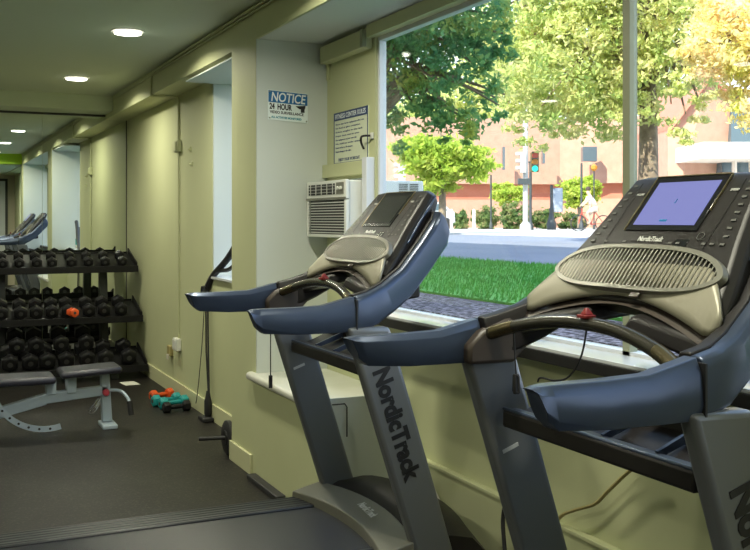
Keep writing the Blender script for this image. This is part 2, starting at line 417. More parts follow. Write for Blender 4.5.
# ------------------------------------------------------------------ ceiling lights
cl = thing('ceiling_light', 'round recessed ceiling light nearest the viewer, lit', 'ceiling light', (1.13, 5.9, ZC), 'recessed ceiling lights')
M['lamp'] = mat('lamp_lens', (0.9, 0.9, 0.8), 0.5, emit=(1.0, 0.97, 0.84), estr=7)
MB().lathe([(.098, -.006), (.098, 0.0), (.075, 0), (.078, -.014)], (1.13, 5.9, ZC)).build('trim_ring', M['white'], cl, smooth=True)
MB().lathe([(.080, -.018), (.080, -.012)], (1.13, 5.9, ZC)).build('lamp_lens', M['lamp'], cl)
def lamp_light(x, y, z, p):
    l = bpy.data.lights.new('downlight', 'AREA'); l.shape = 'DISK'; l.size = .15; l.energy = p; l.color = (1.0, 0.97, 0.77); l.spread = math.radians(160)
    o = bpy.data.objects.new('downlight', l); o.location = (x, y, z - .022); COL.objects.link(o)
LP = 16.0
labs = {8.0: 'round recessed ceiling light nearer the mirror wall, lit', 3.8: 'round recessed ceiling light seen only in the mirror, nearest its top edge', 1.75: 'round recessed ceiling light seen only in the mirror, beside the lime beam'}
lamp_light(1.13, 5.9, ZC, LP)
for y in (8.0, 3.8, 1.75):
    c = copy_tree(cl); c.location = (1.13, y, ZC); c['label'] = labs[y]; lamp_light(1.13, y, ZC, LP)
for (x, y) in ((-1.3, 7.6), (-1.3, 5.2), (-1.3, 2.8), (-1.3, .6), (1.13, -.8)):
    z = ZC if y > 1.2 else 2.30
    lamp_light(x, y, z - .005, LP)
    c = copy_tree(cl); c.location = (x, y, z); c['label'] = 'round recessed ceiling light outside the picture, over the rest of the gym'

# ------------------------------------------------------------------ conduit and electrical boxes
t = thing('conduit', 'painted metal conduit along the ceiling edge turning down the wall to the outlet', 'conduit', (1.79, 7.36, .4))
MB().tube(smooth_path([(1.588, 1.3, 2.462), (1.588, 4, 2.462), (1.588, 7.25, 2.462)], 2) + smooth_path([(1.588, 7.36, 2.45), (1.588, 7.39, 2.40), (1.588, 7.39, 2.31), (1.60, 7.39, 2.29), (1.66, 7.38, 2.288), (1.76, 7.36, 2.286), (1.788, 7.355, 2.25), (1.788, 7.355, 1.95)], 4), .009, 8).build('conduit_upper', M['conduit'], t, smooth=True)
MB().tube([(1.588, 1.3, 2.44), (1.588, 8.95, 2.44)], .006, 8).build('conduit_cable', M['conduit'], t, smooth=True)
MB().tube([(1.79, 7.355, 1.87), (1.79, 7.36, .45)], .0065, 8).build('conduit_lower', M['conduit'], t, smooth=True)
t = thing('junction_box', 'small painted junction box on the conduit high on the wall', 'junction box', (1.78, 7.355, 1.86))
box('box_body', M['conduit'], 1.765, 1.8, 7.30, 7.42, 1.865, 1.955, t, .006); box('cover_plate', M['conduit'], 1.755, 1.766, 7.315, 7.405, 1.875, 1.945, t, .003)
t = thing('power_outlet', 'white outlet box where the wall conduit ends above the baseboard', 'outlet', (1.78, 7.36, .36))
box('box_body', M['white'], 1.76, 1.8, 7.31, 7.43, .355, .45, t, .006); box('socket_plate', M['white'], 1.753, 1.761, 7.33, 7.41, .365, .44, t, .003)
t = thing('plug_adapter', 'small tan plug adapter on the wall left of the white outlet', 'plug adapter', (1.78, 7.6, .3))
box('adapter_body', M['cord_yel'], 1.77, 1.8, 7.57, 7.66, .285, .365, t, .005); box('adapter_plug', M['cord_white'], 1.755, 1.771, 7.59, 7.62, .26, .30, t, .003)
t = thing('wall_hook', 'upper of two tiny wall brackets beside the window recess', 'hook', (1.79, 7.02, 1.86))
box('hook_plate', M['conduit'], 1.79, 1.8, 7.01, 7.04, 1.85, 1.885, t, .002); box('hook_peg', M['conduit'], 1.775, 1.79, 7.018, 7.03, 1.86, 1.87, t, .002)
c = copy_tree(t); c.location.z = 1.75; c.location.y = 6.98; c['label'] = 'lower of two tiny wall brackets beside the window recess'
t['group'] = c['group'] = 'tiny wall brackets'

# ------------------------------------------------------------------ signs
t = thing('notice_sign', 'blue and white NOTICE 24 hour surveillance sign on the recess wall', 'sign', (1.775, 4.88, 1.875))
X0, X1, ys = 1.662, 1.885, 4.884
sk = -.012
def sq(x0, x1, z0, z1, d0, d1): 
    f = lambda x: sk * (x - X0) / (X1 - X0)
    return MB().hexa([(x0, ys - d0, z0 + f(x0)), (x1, ys - d0, z0 + f(x1)), (x1, ys - d1, z0 + f(x1)), (x0, ys - d1, z0 + f(x0)), (x0, ys - d0, z1 + f(x0)), (x1, ys - d0, z1 + f(x1)), (x1, ys - d1, z1 + f(x1)), (x0, ys - d1, z1 + f(x0))])
sq(X0, X1, 1.880, 2.036, 0, .004).build('sign_panel', M['signwhite'], t)
sq(X0 + .002, X1 - .002, 1.972, 2.033, .004, .005).build('header_band', M['signblue'], t)
ux = (1, 0, -.05)
text('notice_lettering', 'NOTICE', .068, (X0 + .014, ys - .0055, 1.978), ux, (0, 0, 1), M['inkwhite'], t, .0012, fit=.195, shear=.15)
text('hour_lettering', '24  HOUR', .042, (X0 + .008, ys - .0045, 1.937), ux, (0, 0, 1), M['ink'], t, .0016, fit=.125)
text('surveillance_lettering', 'VIDEO SURVEILLANCE', .020, (X0 + .010, ys - .0045, 1.914), ux, (0, 0, 1), M['ink'], t, .0005, fit=.19)
text('small_lettering', 'ALL ACTIVITIES MONITORED', .015, (X0 + .018, ys - .0045, 1.889), ux, (0, 0, 1), M['signteal'], t, .0006, fit=.17)
pic = MB(); pic.hexa([(1.838, ys - .0045, 1.940), (1.868, ys - .0045, 1.940), (1.868, ys - .006, 1.940), (1.838, ys - .006, 1.940), (1.815, ys - .0045, 1.955), (1.872, ys - .0045, 1.960), (1.872, ys - .006, 1.960), (1.815, ys - .006, 1.955)])
pic.box(1.845, 1.866, ys - .006, ys - .0045, 1.922, 1.942); pic.build('camera_pictogram', M['ink'], t)
for (x, z) in ((X0 + .008, 2.026), (X1 - .008, 2.014), (X0 + .008, 1.888), (X1 - .008, 1.876)): MB().lathe([(.004, 0), (.004, -.003), (.0, -.004)], (x, ys - .0045, z), 'Y', 8).build('screw', M['chrome'], t)

t = thing('rules_sign', 'blue-bordered fitness center rules sign beside the big window', 'sign', (1.995, 4.56, 1.64))
ya, yb, za, zb = 4.775, 4.345, 1.645, 1.913
box('sign_panel', M['signcream'], 1.994, 2.0, yb, ya, za, zb, t)
m_ = MB(); m_.box(1.992, 1.994, yb, ya, za, za + .005); m_.box(1.992, 1.994, yb, ya, zb - .042, zb); m_.box(1.992, 1.994, yb, yb + .006, za + .005, zb - .042); m_.box(1.992, 1.994, ya - .006, ya, za + .005, zb - .042)
m_.build('border_band', M['signnavy'], t)
text('title_lettering', 'FITNESS CENTER RULES', .034, (1.9915, ya - .02, zb - .033), (0, -1, 0), (0, 0, 1), M['inkwhite'], t, .0004, fit=.385)
lines = ['Please wipe down equipment after use', 'No food or glass containers', 'Return weights to the rack', 'Proper shoes must be worn', 'Use equipment at your own risk', 'No children under sixteen', 'Limit cardio to 30 minutes', 'Report damage to the office']
for k, s_ in enumerate(lines):
    text('rule_lettering', s_, .0125, (1.9935, ya - .022, zb - .066 - k * .0205), (0, -1, 0), (0, 0, 1), M['signnavy'], t, 0, fit=(.36, .31, .34, .30, .27, .33, .22, .20)[k])
text('footer_lettering', 'ENJOY YOUR WORKOUT', .022, (1.9935, ya - .06, za + .012), (0, -1, 0), (0, 0, 1), M['signnavy'], t, .0002, fit=.27)

# window latch and white filler
t = thing('window_latch', 'small black curved window crank beside the rules sign', 'latch', (1.98, 4.31, 1.69))
MB().tube(smooth_path([(1.985, 4.375, 1.70), (1.968, 4.368, 1.73), (1.96, 4.35, 1.755), (1.965, 4.32, 1.76), (1.985, 4.30, 1.76)]), .0055, 8).build('crank_handle', M['black'], t, smooth=True)
box('latch_plate', M['white'], 1.988, 2.0, 4.285, 4.315, 1.745, 1.775, t, .003)
struct(box('trim_14', M['frame_white'], 1.955, 1.9995, 4.278, 4.333, .93, 1.655, bevel=.003))
struct(box('trim_15', M['wall'], 1.97, 1.9995, 4.30, 4.885, 1.575, 1.645, bevel=.003))

# ------------------------------------------------------------------ air conditioner
t = thing('air_conditioner', 'white window air conditioner mounted through the wall under the rules sign', 'air conditioner', (1.9, 4.54, 1.275))
XA = 1.875
ac = MB(); ac.box(XA + .012, 2.30, 4.34, 4.84, 1.272, 1.545); ac.build('housing', M['acwhite'], t, bevel=.006)
f = MB(); f.box(XA - .006, XA + .012, 4.33, 4.855, 1.455, 1.548); f.box(XA - .006, XA + .012, 4.33, 4.355, 1.262, 1.45); f.box(XA - .006, XA + .012, 4.83, 4.855, 1.262, 1.45)
f.box(XA - .006, XA + .012, 4.355, 4.83, 1.262, 1.278)
f.build('front_panel', M['acwhite'], t, bevel=.004)
box('slot_backing', M['acdark'], XA + .008, XA + .0115, 4.35, 4.835, 1.27, 1.45, t)
g = MB()
for k in range(12): g.box(XA - .008, XA + .004, 4.357, 4.828, 1.284 + k * .0138, 1.2880 + k * .0138)
g.build('intake_grille', M['acwhite'], t)
box('band', M['tm_rim'], XA - .009, XA - .006, 4.33, 4.855, 1.452, 1.463, t)
box('air_outlet', M['acdark'], XA - .0085, XA - .006, 4.465, 4.82, 1.478, 1.532, t)
g = MB()
for k in range(3): g.box(XA - .014, XA - .0075, 4.465, 4.82, 1.488 + k * .016, 1.4895 + k * .016)
for k in range(5): g.box(XA - .012, XA - .0075, 4.485 + k * .075, 4.488 + k * .075, 1.478, 1.532)
g.build('louvers', M['acwhite'], t)
p = box('control_panel', M['tm_rim'], XA - .009, XA - .006, 4.355, 4.445, 1.478, 1.535, t)
MB().lathe([(.01, 0), (.009, -.008)], (XA - .009, 4.38, 1.507), 'X', 12).build('dial', M['acwhite'], p); MB().lathe([(.01, 0), (.009, -.008)], (XA - .009, 4.42, 1.507), 'X', 12).build('dial', M['acwhite'], p)
g = MB()
for a in (2.185, 2.245):
    for k in range(5): g.box(a - .024, a + .024, 4.3375, 4.34, 1.49 + k * .009, 1.494 + k * .009)
g.build('vent_slots', M['acdark'], t)

# ------------------------------------------------------------------ treadmills
UX, UZ = .635, .7725
def CP(s, y, h=0.0): return (1.49 + UX * s - UZ * h, y, 1.207 + UZ * s + UX * h)
def cquad(mb, s0, s1, y0, y1, h0, h1, taper=0.0):
    return mb.hexa([CP(s0, y0, h0), CP(s0, y1, h0), CP(s1, y1 * (1 - taper), h0), CP(s1, y0 * (1 - taper), h0), CP(s0, y0, h1), CP(s0, y1, h1), CP(s1, y1 * (1 - taper), h1), CP(s1, y0 * (1 - taper), h1)])
def post_x(z): return 1.275 + (1.02 - z) * .318
def make_treadmill(label):
    T = thing('treadmill', label, 'treadmill', (1.0, 0, 0), 'treadmills facing the window')
    # --- deck
    for sg in (1, -1):
        MB().prism([(-.40, .10), (1.60, .10), (1.60, .17), (1.45, .205), (-.38, .205), (-.42, .18)], sg * .275, sg * .425).build('foot_rail', M['tm_rail'], T, bevel=.006)
        MB().box(-.44, -.34, sg * .27, sg * .43, .07, .195).build('rear_end_cap', M['tm_dark'], T, bevel=.02)
        MB().lathe([(.035, -.02), (.035, .02)], (-.32, sg * .36, .035), 'Y', 16).build('rear_foot', M['black'], T, smooth=True)
        MB().box(1.60, 1.80, sg * .36 - .03, sg * .36 + .03, 0, .10).build('front_foot', M['tm_dark'], T, bevel=.01)
    bl = MB(); bl.prism([(-.40, .14), (-.43, .165), (-.40, .197), (1.52, .197), (1.52, .14)], -.27, .27); bl.build('walking_belt', M['tm_belt'], T, smooth=True)
    box('deck_frame', M['tm_dark'], -.35, 1.6, -.26, .26, .075, .135, T)
    # hood: bowed band + domed cover
    rings = []
    for k in range(13):
        y = -.43 + .86 * k / 12; q = 1 - (y / .43) ** 2
        x0 = 1.40 + .065 * q; zt = .225 + .012 * q
        rings.append([(x0, y, .19), (x0 + .003, y, zt), (x0 + .06, y, zt + .014), (x0 + .125, y, zt + .028), (x0 + .13, y, .19)])
    MB().loft(rings).build('hood_band', M['tm_rim'], T, bevel=.003)
    rings = []
    for k in range(13):
        y = -.42 + .84 * k / 12; q = 1 - abs(y / .43) ** 3
        x0 = 1.50 + .05 * (1 - (y / .43) ** 2)
        rings.append([(x0, y, .10), (x0, y, .225 + .012 * q), (x0 + .08, y, .25 + .035 * q), (x0 + .17, y, .25 + .06 * q), (x0 + .26, y, .23 + .05 * q), (x0 + .33, y, .16 + .02 * q), (x0 + .35, y, .10)])
    MB().loft(rings).build('motor_hood', M['tm_dark'], T, smooth=True)
    text('hood_logo', 'NordicTrack', .045, (1.515, .02, .2645), (-.12, -1, 0), (1, -.12, .2), M['tm_logo'], T, .0006, fit=.17)
    # --- uprights
    for sg in (1, -1):
        y0, y1 = (.380, .430) if sg > 0 else (-.432, -.382)
        MB().hexa([(post_x(.06), y0, .06), (post_x(.06) + .145, y0, .06), (post_x(.06) + .145, y1, .06), (post_x(.06), y1, .06),
                   (post_x(1.0), y0, .995), (post_x(1.0) + .155, y0, .99), (post_x(1.0) + .155, y1, .99), (post_x(1.0), y1, .995)]).build('upright', M['tm_post'], T, bevel=.014, seg=3)
        # label on the inner face
        yi = y0 - .001 if sg > 0 else y1 + .001
        lb = MB(); lb.hexa([(1.392, yi, .735), (1.440, yi, .752), (1.440, yi + .002 * sg, .752), (1.392, yi + .002 * sg, .735), (1.389, yi, .745), (1.437, yi, .762), (1.437, yi + .002 * sg, .762), (1.389, yi + .002 * sg, .745)])
        lb.build('silver_label', M['tm_logo'], T)
    dr = Vector((.318, 0, -1)).normalized()
    text('side_lettering', 'NordicTrack', .086, (post_x(.845) + .041, -.4335, .845), dr, (-dr.z, 0, dr.x), M['ink'], T, .0042, fit=.405)
    # --- handles and side arms
    up = [(1.25, 1.074), (1.318, 1.097), (1.36, 1.118), (1.404, 1.144), (1.475, 1.198), (1.537, 1.269), (1.588, 1.341), (1.612, 1.378)]
    lo = [(1.655, 1.352), (1.668, 1.315), (1.660, 1.270), (1.593, 1.178), (1.52, 1.095), (1.449, 1.040), (1.38, 1.000), (1.315, .984)]
    for sg in (1, -1):
        rings = []
        dz = .008 if sg > 0 else .002
        for (x, zt, zb, w0) in ((.946, 1.060, 1.050, .050), (.962, 1.064, 1.004, .056), (.985, 1.065, .984, .062), (1.1, 1.065, .976, .062), (1.2, 1.068, .975, .062), (1.312, 1.094, .975, .062)):
            yo = .426; yi = yo - w0; zb = zb + dz
            ring = [(x + .012, yi + .006, zb), (x + .012, yo - .010, zb), (x + .004, yo, zb + .02 * (zt - zb) / .08), (x, yo - .004, zt - .018 * (zt - zb) / .08), (x, yo - .018, zt), (x, yi + .012, zt), (x, yi, zt - .014 * (zt - zb) / .08), (x + .008, yi, zb + .02 * (zt - zb) / .08)]
            rings.append([(a, sg * b, c) for a, b, c in ring])
        MB().loft(rings).build('handle', M['tm_sky_grey'], T, bevel=.003)
        # arm as rings running along the curve, drawing in towards the console
        ctr = list(zip([(1.318, 1.094), (1.37, 1.106), (1.43, 1.128), (1.52, 1.182), (1.60, 1.262), (1.655, 1.322), (1.68, 1.355), (1.69, 1.382)],
                       [(1.318, .975), (1.40, .996), (1.477, 1.034), (1.565, 1.088), (1.656, 1.176), (1.735, 1.258), (1.748, 1.308), (1.722, 1.358)]))
        rings = []; rings2 = []
        for k, (a, b) in enumerate(ctr):
            A = Vector((a[0], 0, a[1])); B = Vector((b[0], 0, b[1]))
            def P(t, dy):
                q = A.lerp(B, t); yo = .428 - .340 * max(0, q.x - 1.36)
                return (q.x, sg * (yo - dy), q.z)
            rings.append([P(1, .045), P(1, .012), P(.9, .002), P(.18, 0), P(.04, .010), P(0, .020), P(0, .045)])
            rings2.append([P(.93, .040), P(-.03, .040), P(-.05, .048), P(-.03, .072), P(.15, .082), P(.85, .082), P(.93, .070)])
        MB().loft(rings).build('side_arm', M['tm_sky_grey'], T, bevel=.003)
        MB().loft(rings2).build('arm_liner', M['tm_dark'], T, bevel=.003)
        MB().loft([[ (q[0] - .0, q[1], q[2]) for q in [ (1.3125, sg * .375, .986), (1.3125, sg * .431, .986), (1.3125, sg * .431, 1.085), (1.3125, sg * .375, 1.085)]], [(1.3175, sg * .375, .986), (1.3175, sg * .431, .986), (1.3175, sg * .431, 1.085), (1.3175, sg * .375, 1.085)]]).build('arm_joint', M['black'], T)
        # pocket liner filling the side between the console and the arm
        rings = []
        for k, (a, b) in enumerate(ctr[1:]):
            q = Vector((a[0], 0, a[1])).lerp(Vector((b[0], 0, b[1])), .12); yo = .428 - .340 * max(0, q.x - 1.36) - .062
            sc = -.06 + .375 * k / 6; wc = (.30, .30, .29, .275, .25, .24, .215)[k]
            c = Vector(CP(sc, 0, -.045)); c2 = Vector(CP(sc, 0, -.06))
            rings.append([(q.x, sg * yo, q.z), (c.x, sg * (wc - .02), c.z), (c2.x, sg * (wc - .03), c2.z), (q.x + .01, sg * (yo - .004), q.z - .02)])
        MB().loft(rings).build('side_pocket', M['tm_pocket'], T, smooth=True)
        # bracket joining upright, arm and bar
        MB().prism([(1.262, .982), (1.262, 1.03), (1.30, 1.066), (1.40, 1.105), (1.47, 1.10), (1.44, 1.02), (1.40, .98)], sg * .335, sg * .372).build('arm_bracket', M['tm_brown'], T, bevel=.01)
    # --- console body
    rings = []
    for (s, w_, d) in ((-.055, .325, .045), (-.01, .315, .075), (.05, .298, .095), (.12, .276, .095), (.20, .255, .085), (.27, .243, .07), (.318, .232, .055), (.338, .205, .035)):
        h1 = 0 if s < .33 else -.012
        c = .02
        rings.append([CP(s, -w_, h1 - c), CP(s, -w_ + c, h1), CP(s, -w_ * .5, h1 + .001), CP(s, 0, h1 + .002), CP(s, w_ * .5, h1 + .001), CP(s, w_ - c, h1), CP(s, w_, h1 - c), CP(s, w_ - .01, h1 - d), CP(s, 0, h1 - d - .012), CP(s, -w_ + .01, h1 - d)])
    MB().loft(rings).build('console', M['tm_cons'], T, bevel=.006)
    # silver edge along console sides
    for sg in (1, -1):
        e = [CP(s, sg * (w_ + .001), -.030) for (s, w_) in ((.10, .283), (.16, .266), (.22, .252), (.28, .242), (.325, .228))]
        MB().tube(e, [.003, .004, .004, .004, .003], 8).build('console_edge', M['tm_sky_grey'], T, smooth=True)
    # screen and bezel
    scr = MB(); cquad(scr, .150, .318, -.122, .122, .0015, .005).build('screen_bezel', M['blackgl'], T, bevel=.003)
    cquad(MB(), .166, .300, -.104, .104, .005, .006).build('screen', M['screen_off'], T)
    tr = MB(); cquad(tr, .150, .322, .123, .126, .002, .006); cquad(tr, .210, .322, -.126, -.123, .002, .006); cquad(tr, .319, .322, -.123, .123, .002, .006)
    tr.build('bezel_trim', M['tm_gold'], T)
    text('console_logo', 'NordicTrack', .020, CP(.118, .055, .003), (0, -1, 0), (UX, 0, UZ), M['tm_logo'], T, .0006, fit=.085)
    text('incline_lettering', 'INCLINE', .010, CP(.262, .166, .003), (0, -1, 0), (UX, 0, UZ), M['tm_logo'], T, .0002, fit=.026)
    text('speed_lettering', 'SPEED', .010, CP(.268, -.146, .003), (0, -1, 0), (UX, 0, UZ), M['tm_logo'], T, .0002, fit=.026)
    for sg in (1, -1):
        for k in range(9):
            s = .112 + k * .0225; y = sg * (.218 - .03 * (s - .1) / .2 + .004)
            cquad(MB(), s, s + .006, y - .007, y + .007, .002, .0035).build('preset_button', M['tm_btn'], T)
        cquad(MB(), .10, .305, sg * .172, sg * .173, .002, .003).build('column_line', M['tm_dark'], T)
    for y in (.17, .10, -.06, -.085, -.165, -.19):
        cquad(MB(), .112, .118, y - .006, y + .006, .002, .0035).build('control_button', M['tm_btn'], T)
    pill = MB(); cquad(pill, .106, .126, -.115, -.072, .002, .003).build('volume_button', M['blackgl'], T, bevel=.002)
    MB().tube([Vector(CP(.135, -.145, .004)) + Vector((UX * .010 * math.sin(a * PI / 6), .010 * math.cos(a * PI / 6), UZ * .010 * math.sin(a * PI / 6))) for a in range(13)], .0012, 6).build('power_button', M['tm_btn'], T)
    # --- fan grille: lens shaped
    def top_s(y): q = max(0, 1 - abs(y / .292) ** 3.6); return .022 + .074 * q ** .60
    def bot_s(y): q = max(0, 1 - abs(y / .292) ** 3.6); return .022 - .060 * q ** .60
    N_ = 40; ysl = [-.292 * math.cos(PI * k / N_) for k in range(N_ + 1)]
    def hh(y): return .012 + .012 * (1 - (y / .3) ** 2)
    rings = []
    outer = [(y, top_s(y)) for y in ysl] + [(y, bot_s(y)) for y in ysl[::-1][1:-1]]
    inner = [(y * .93, .022 + ((s - .022) * .80)) for (y, s) in outer]
    n = len(outer)
    vs = [CP(s, y, 0) for y, s in outer] + [CP(s, y, hh(y)) for y, s in [(a * .985, .022 + (b - .022) * .96) for a, b in outer]] + [CP(s, y, hh(y)) for y, s in inner] + [CP(s, y, hh(y) - .012) for y, s in inner]
    fs = []
    for L_ in range(3):
        for i in range(n): j = (i + 1) % n; fs.append((L_ * n + i, L_ * n + j, (L_ + 1) * n + j, (L_ + 1) * n + i))
    MB().add(vs, fs).build('grille_rim', M['tm_rim'], T, smooth=True)
    vs = [CP(.022, 0, .012)] + [CP(s, y, hh(y) - .011) for y, s in inner]
    MB().add(vs, [(0, 1 + i, 1 + (i + 1) % n) for i in range(n)]).build('grille_backing', M['ink'], T)
    g = MB(); ns = 40
    for k in range(ns):
        y = -.262 + .524 * k / (ns - 1)
        q = y / .93
        a = .022 + (top_s(q) - .022) * .81; b = .022 + (bot_s(q) - .022) * .81
        cquad(g, b, a, y - .0024, y + .0024, hh(y) - .006, hh(y) - .002)
    g.build('grille_slats', M['tm_rim'], T)
    # --- champagne apron with arched lower edge
    def low_s(y):
        a = abs(y)
        if a < .31: return -.043 - .070 * (a / .31) ** 1.7
        return -.113 + .025 * ((a - .31) / .028) ** 1.8
    rt, rb = [], []
    K = 36
    vs = []; fs = []
    for k in range(K + 1):
        y = -.338 + .676 * k / K; a = abs(y)
        s0 = low_s(y); s1 = .045 if a < .24 else .045 - .115 * ((a - .24) / .098) ** 1.3
        if s1 < s0 + .004: s1 = s0 + .004
        for j in range(6):
            q = j / 5; s = s0 + (s1 - s0) * q
            h = .014 * math.sin(PI * min(1, q * 1.2 + .08) * .5) + .004 - .020 * (a / .385) ** 3
            vs.append(CP(s, y, h))
    for k in range(K):
        for j in range(5): i = k * 6 + j; fs.append((i, i + 1, i + 7, i + 6))
    ap = MB().add(vs, fs).build('apron', M['tm_ivory'], T, smooth=True)
    so = ap.modifiers.new('thick', 'SOLIDIFY'); so.thickness = .008; so.offset = -1
    cquad(MB(), -.052, -.038, -.085, -.055, .014, .018).build('apron_badge', M['tm_brown'], T, bevel=.002)
    # dark under-body with tray
    rings = []
    for k in range(17):
        y = -.345 + .69 * k / 16; a = abs(y)
        s0 = low_s(min(a, .335)) - .020
        P1 = CP(s0, y, -.002 - .02 * (a / .385) ** 3); P2 = CP(s0 + .05, y, -.02)
        rings.append([P1, P2, (1.60, y * .66, 1.235), (1.60, y * .66, 1.145 - .02 * (a / .39)), (P1[0] + .06, y * .9, P1[2] - .012)])
    MB().loft(rings).build('console_base', M['tm_brown'], T, smooth=True)
    for sg in (1, -1):
        MB().hexa([(1.41, sg * .07, 1.105), (1.60, sg * .07, 1.125), (1.60, sg * .34, 1.075), (1.41, sg * .34, 1.055), (1.42, sg * .09, 1.14), (1.60, sg * .07, 1.165), (1.60, sg * .34, 1.145), (1.42, sg * .34, 1.10)]).build('cup_tray', M['tm_dark'], T, bevel=.01)
    # --- pulse grip bar with sensors
    path = smooth_path([(1.300, .385, 1.040), (1.325, .345, 1.058), (1.350, .26, 1.084), (1.368, .13, 1.108), (1.373, 0, 1.115), (1.368, -.13, 1.108), (1.350, -.26, 1.084), (1.325, -.345, 1.058), (1.300, -.385, 1.040)], 6)
    MB().tube(path, .0165, 14).build('pulse_bar', M['tm_bar'], T, smooth=True)
    for rng in ((7, 12), (36, 41)):
        MB().tube(path[rng[0]:rng[1] + 1], .0172, 14).build('pulse_sensor', M['tm_metal'], T, smooth=True)
    # safety key: red clip on the bar
    k_ = MB(); k_.box(1.352, 1.382, -.022, .012, 1.128, 1.136); k_.hexa([(1.357, -.016, 1.136), (1.380, -.016, 1.136), (1.380, .006, 1.136), (1.357, .006, 1.136), (1.366, -.006, 1.152), (1.372, -.006, 1.152), (1.372, 0, 1.152), (1.366, 0, 1.152)])
    k_.build('safety_key', M['red'], T, bevel=.002)
    # --- cross tray between the uprights
    tr = MB(); tr.box(1.365, 1.415, -.345, .345, .815, .862)
    tr.build('cross_bar', M['tm_dark'], T, bevel=.008)
    MB().tube([(1.372, -.345, .862), (1.372, .345, .862)], .005, 8).build('cross_bar_edge', M['tm_sky_grey'], T, smooth=True)
    tr = MB(); tr.hexa([(1.41, -.345, .835), (1.52, -.345, .88), (1.52, .345, .88), (1.41, .345, .835), (1.41, -.345, .843), (1.52, -.345, .888), (1.52, .345, .888), (1.41, .345, .843)])
    tr.box(1.515, 1.545, -.345, .345, .87, .915)
    tr.build('tray_shelf', M['tm_dark'], T, bevel=.002)
    for y in (-.20, -.02, .16):
        MB().hexa([(1.40, y - .005, .85), (1.52, y - .005, .89), (1.52, y + .005, .89), (1.40, y + .005, .85), (1.40, y - .005, .866), (1.52, y - .005, .912), (1.52, y + .005, .912), (1.40, y + .005, .866)]).build('tray_rib', M['tm_sky_grey'], T)
    return T
far = make_treadmill('dark grey treadmill by the rules sign, further from viewer, screen dark')
near = copy_tree(far)
near['label'] = 'dark grey treadmill at right nearest viewer, screen lit violet'
for c in near.children:
    if c.name.split('.')[0] == 'screen':
        c.data = c.data.copy(); c.data.materials.clear(); c.data.materials.append(M['screen_on'])
        c['label'] = 'screen glowing violet blue'
        ORG[c.name] = Vector((1.0, 0, 0))
far.location = (1.0, 3.380, 0)
near.location = (1.0, 1.800, 0)
ORG[near.name] = Vector((1.0, 0, 0))
text('screen_mark', 'J', .014, CP(.235, .004, .0065), (0, -1, 0), (UX, 0, UZ), M['signblue'], near, .0002)
cquad(MB(), .176, .182, -.006, .018, .006, .0066).build('screen_caption', M['signblue'], near)

# cords: parts of their treadmills
ORG[near.name] = Vector(near.location); ORG[far.name] = Vector(far.location)
def cord(name, par, pts, r, m, clip=None):
    c = MB().tube(smooth_path(pts, 5), r, 6).build(name, m, par, smooth=True)
    if clip:
        x, y, z = clip; ORG[c.name] = ORG[par.name]
        MB().box(x - .007, x + .007, y - .005, y + .005, z - .05, z).build('clip', M['black'], c, bevel=.002)
        MB().tube([(x, y - .012, z - .005), (x, y - .014, z - .045), (x, y + .014, z - .045), (x, y + .012, z - .005), (x, y - .012, z - .005)], .0025, 6).build('clip_ring', M['black'], c)
Yn = 1.800; Yf = 3.380
cord('safety_cord', near, [(1.40, Yn + .03, 1.13), (1.385, Yn + .035, 1.04), (1.375, Yn + .07, .985), (1.37, Yn + .12, .968), (1.365, Yn + .17, .968), (1.37, Yn + .19, .955)], .0024, M['black'])
cord('clip_cord', near, [(1.350, Yn + .265, 1.066), (1.351, Yn + .262, 1.01), (1.352, Yn + .258, .965)], .002, M['black'], (1.352, Yn + .258, .965))
cord('clip_cord', far, [(1.25, Yf + .26, .99), (1.25, Yf + .26, .87), (1.25, Yf + .26, .74)], .0022, M['black'], (1.25, Yf + .26, .74))
cord('power_cord', near, [(1.955, 2.29, .62), (1.958, 2.36, .585), (1.958, 2.46, .50), (1.958, 2.53, .44), (1.958, 2.64, .39), (1.955, 2.72, .34), (1.93, 2.78, .22), (1.85, 2.75, .02), (1.80, 2.4, .012), (1.75, 2.0, .05)], .006, M['cord_yel'])
cord('power_cord', far, [(1.955, 3.60, .22), (1.955, 3.561, .19), (1.955, 3.50, .15), (1.95, 3.44, .08), (1.94, 3.38, .03), (1.85, 3.3, .02), (1.80, 3.35, .05)], .007, M['cord_white'])
cord('mains_lead', near, [(1.95, 2.96, .40), (1.945, 2.99, .36), (1.94, 3.03, .30), (1.93, 3.02, .2), (1.90, 2.9, .02), (1.85, 2.5, .012)], .008, M['black'])

# ------------------------------------------------------------------ dumbbells and rack
def tier_z(kz, y, y0): return kz + (y - y0) * .30
TIERS = [(8.72, .925, 1.760), (8.56, .500, 1.770), (8.36, .098, 1.772)]   # front y, front z of plate, right end
XR0 = .40
t = thing('dumbbell_rack', 'black steel three-tier dumbbell rack standing against the mirror', 'rack', (1.1, 8.9, 0))
for (y0, z0, xr) in TIERS:
    pl = MB(); pl.hexa([(XR0, y0, z0 - .008), (xr, y0, z0 - .008), (xr - .02, y0 + .40, z0 + .112), (XR0, y0 + .40, z0 + .112), (XR0, y0, z0), (xr, y0, z0), (xr - .02, y0 + .40, z0 + .12), (XR0, y0 + .40, z0 + .12)])
    pl.build('tier_plate', M['rack'], t)
    box('tier_lip', M['rack'], XR0, xr, y0 - .012, y0, z0 - .035, z0 + .022, t, .003)
    box('tier_back', M['rack'], XR0, xr - .02, y0 + .40, y0 + .412, z0 + .08, z0 + .135, t, .003)
    for xx in (xr - .012, XR0):
        MB().hexa([(xx - .006, y0, z0 - .03), (xx + .006, y0, z0 - .03), (xx + .006, y0 + .40, z0 + .09), (xx - .006, y0 + .40, z0 + .09), (xx - .006, y0, z0 + .05), (xx + .006, y0, z0 + .05), (xx + .006, y0 + .40, z0 + .165), (xx - .006, y0 + .40, z0 + .165)]).build('tier_end', M['rack'], t)
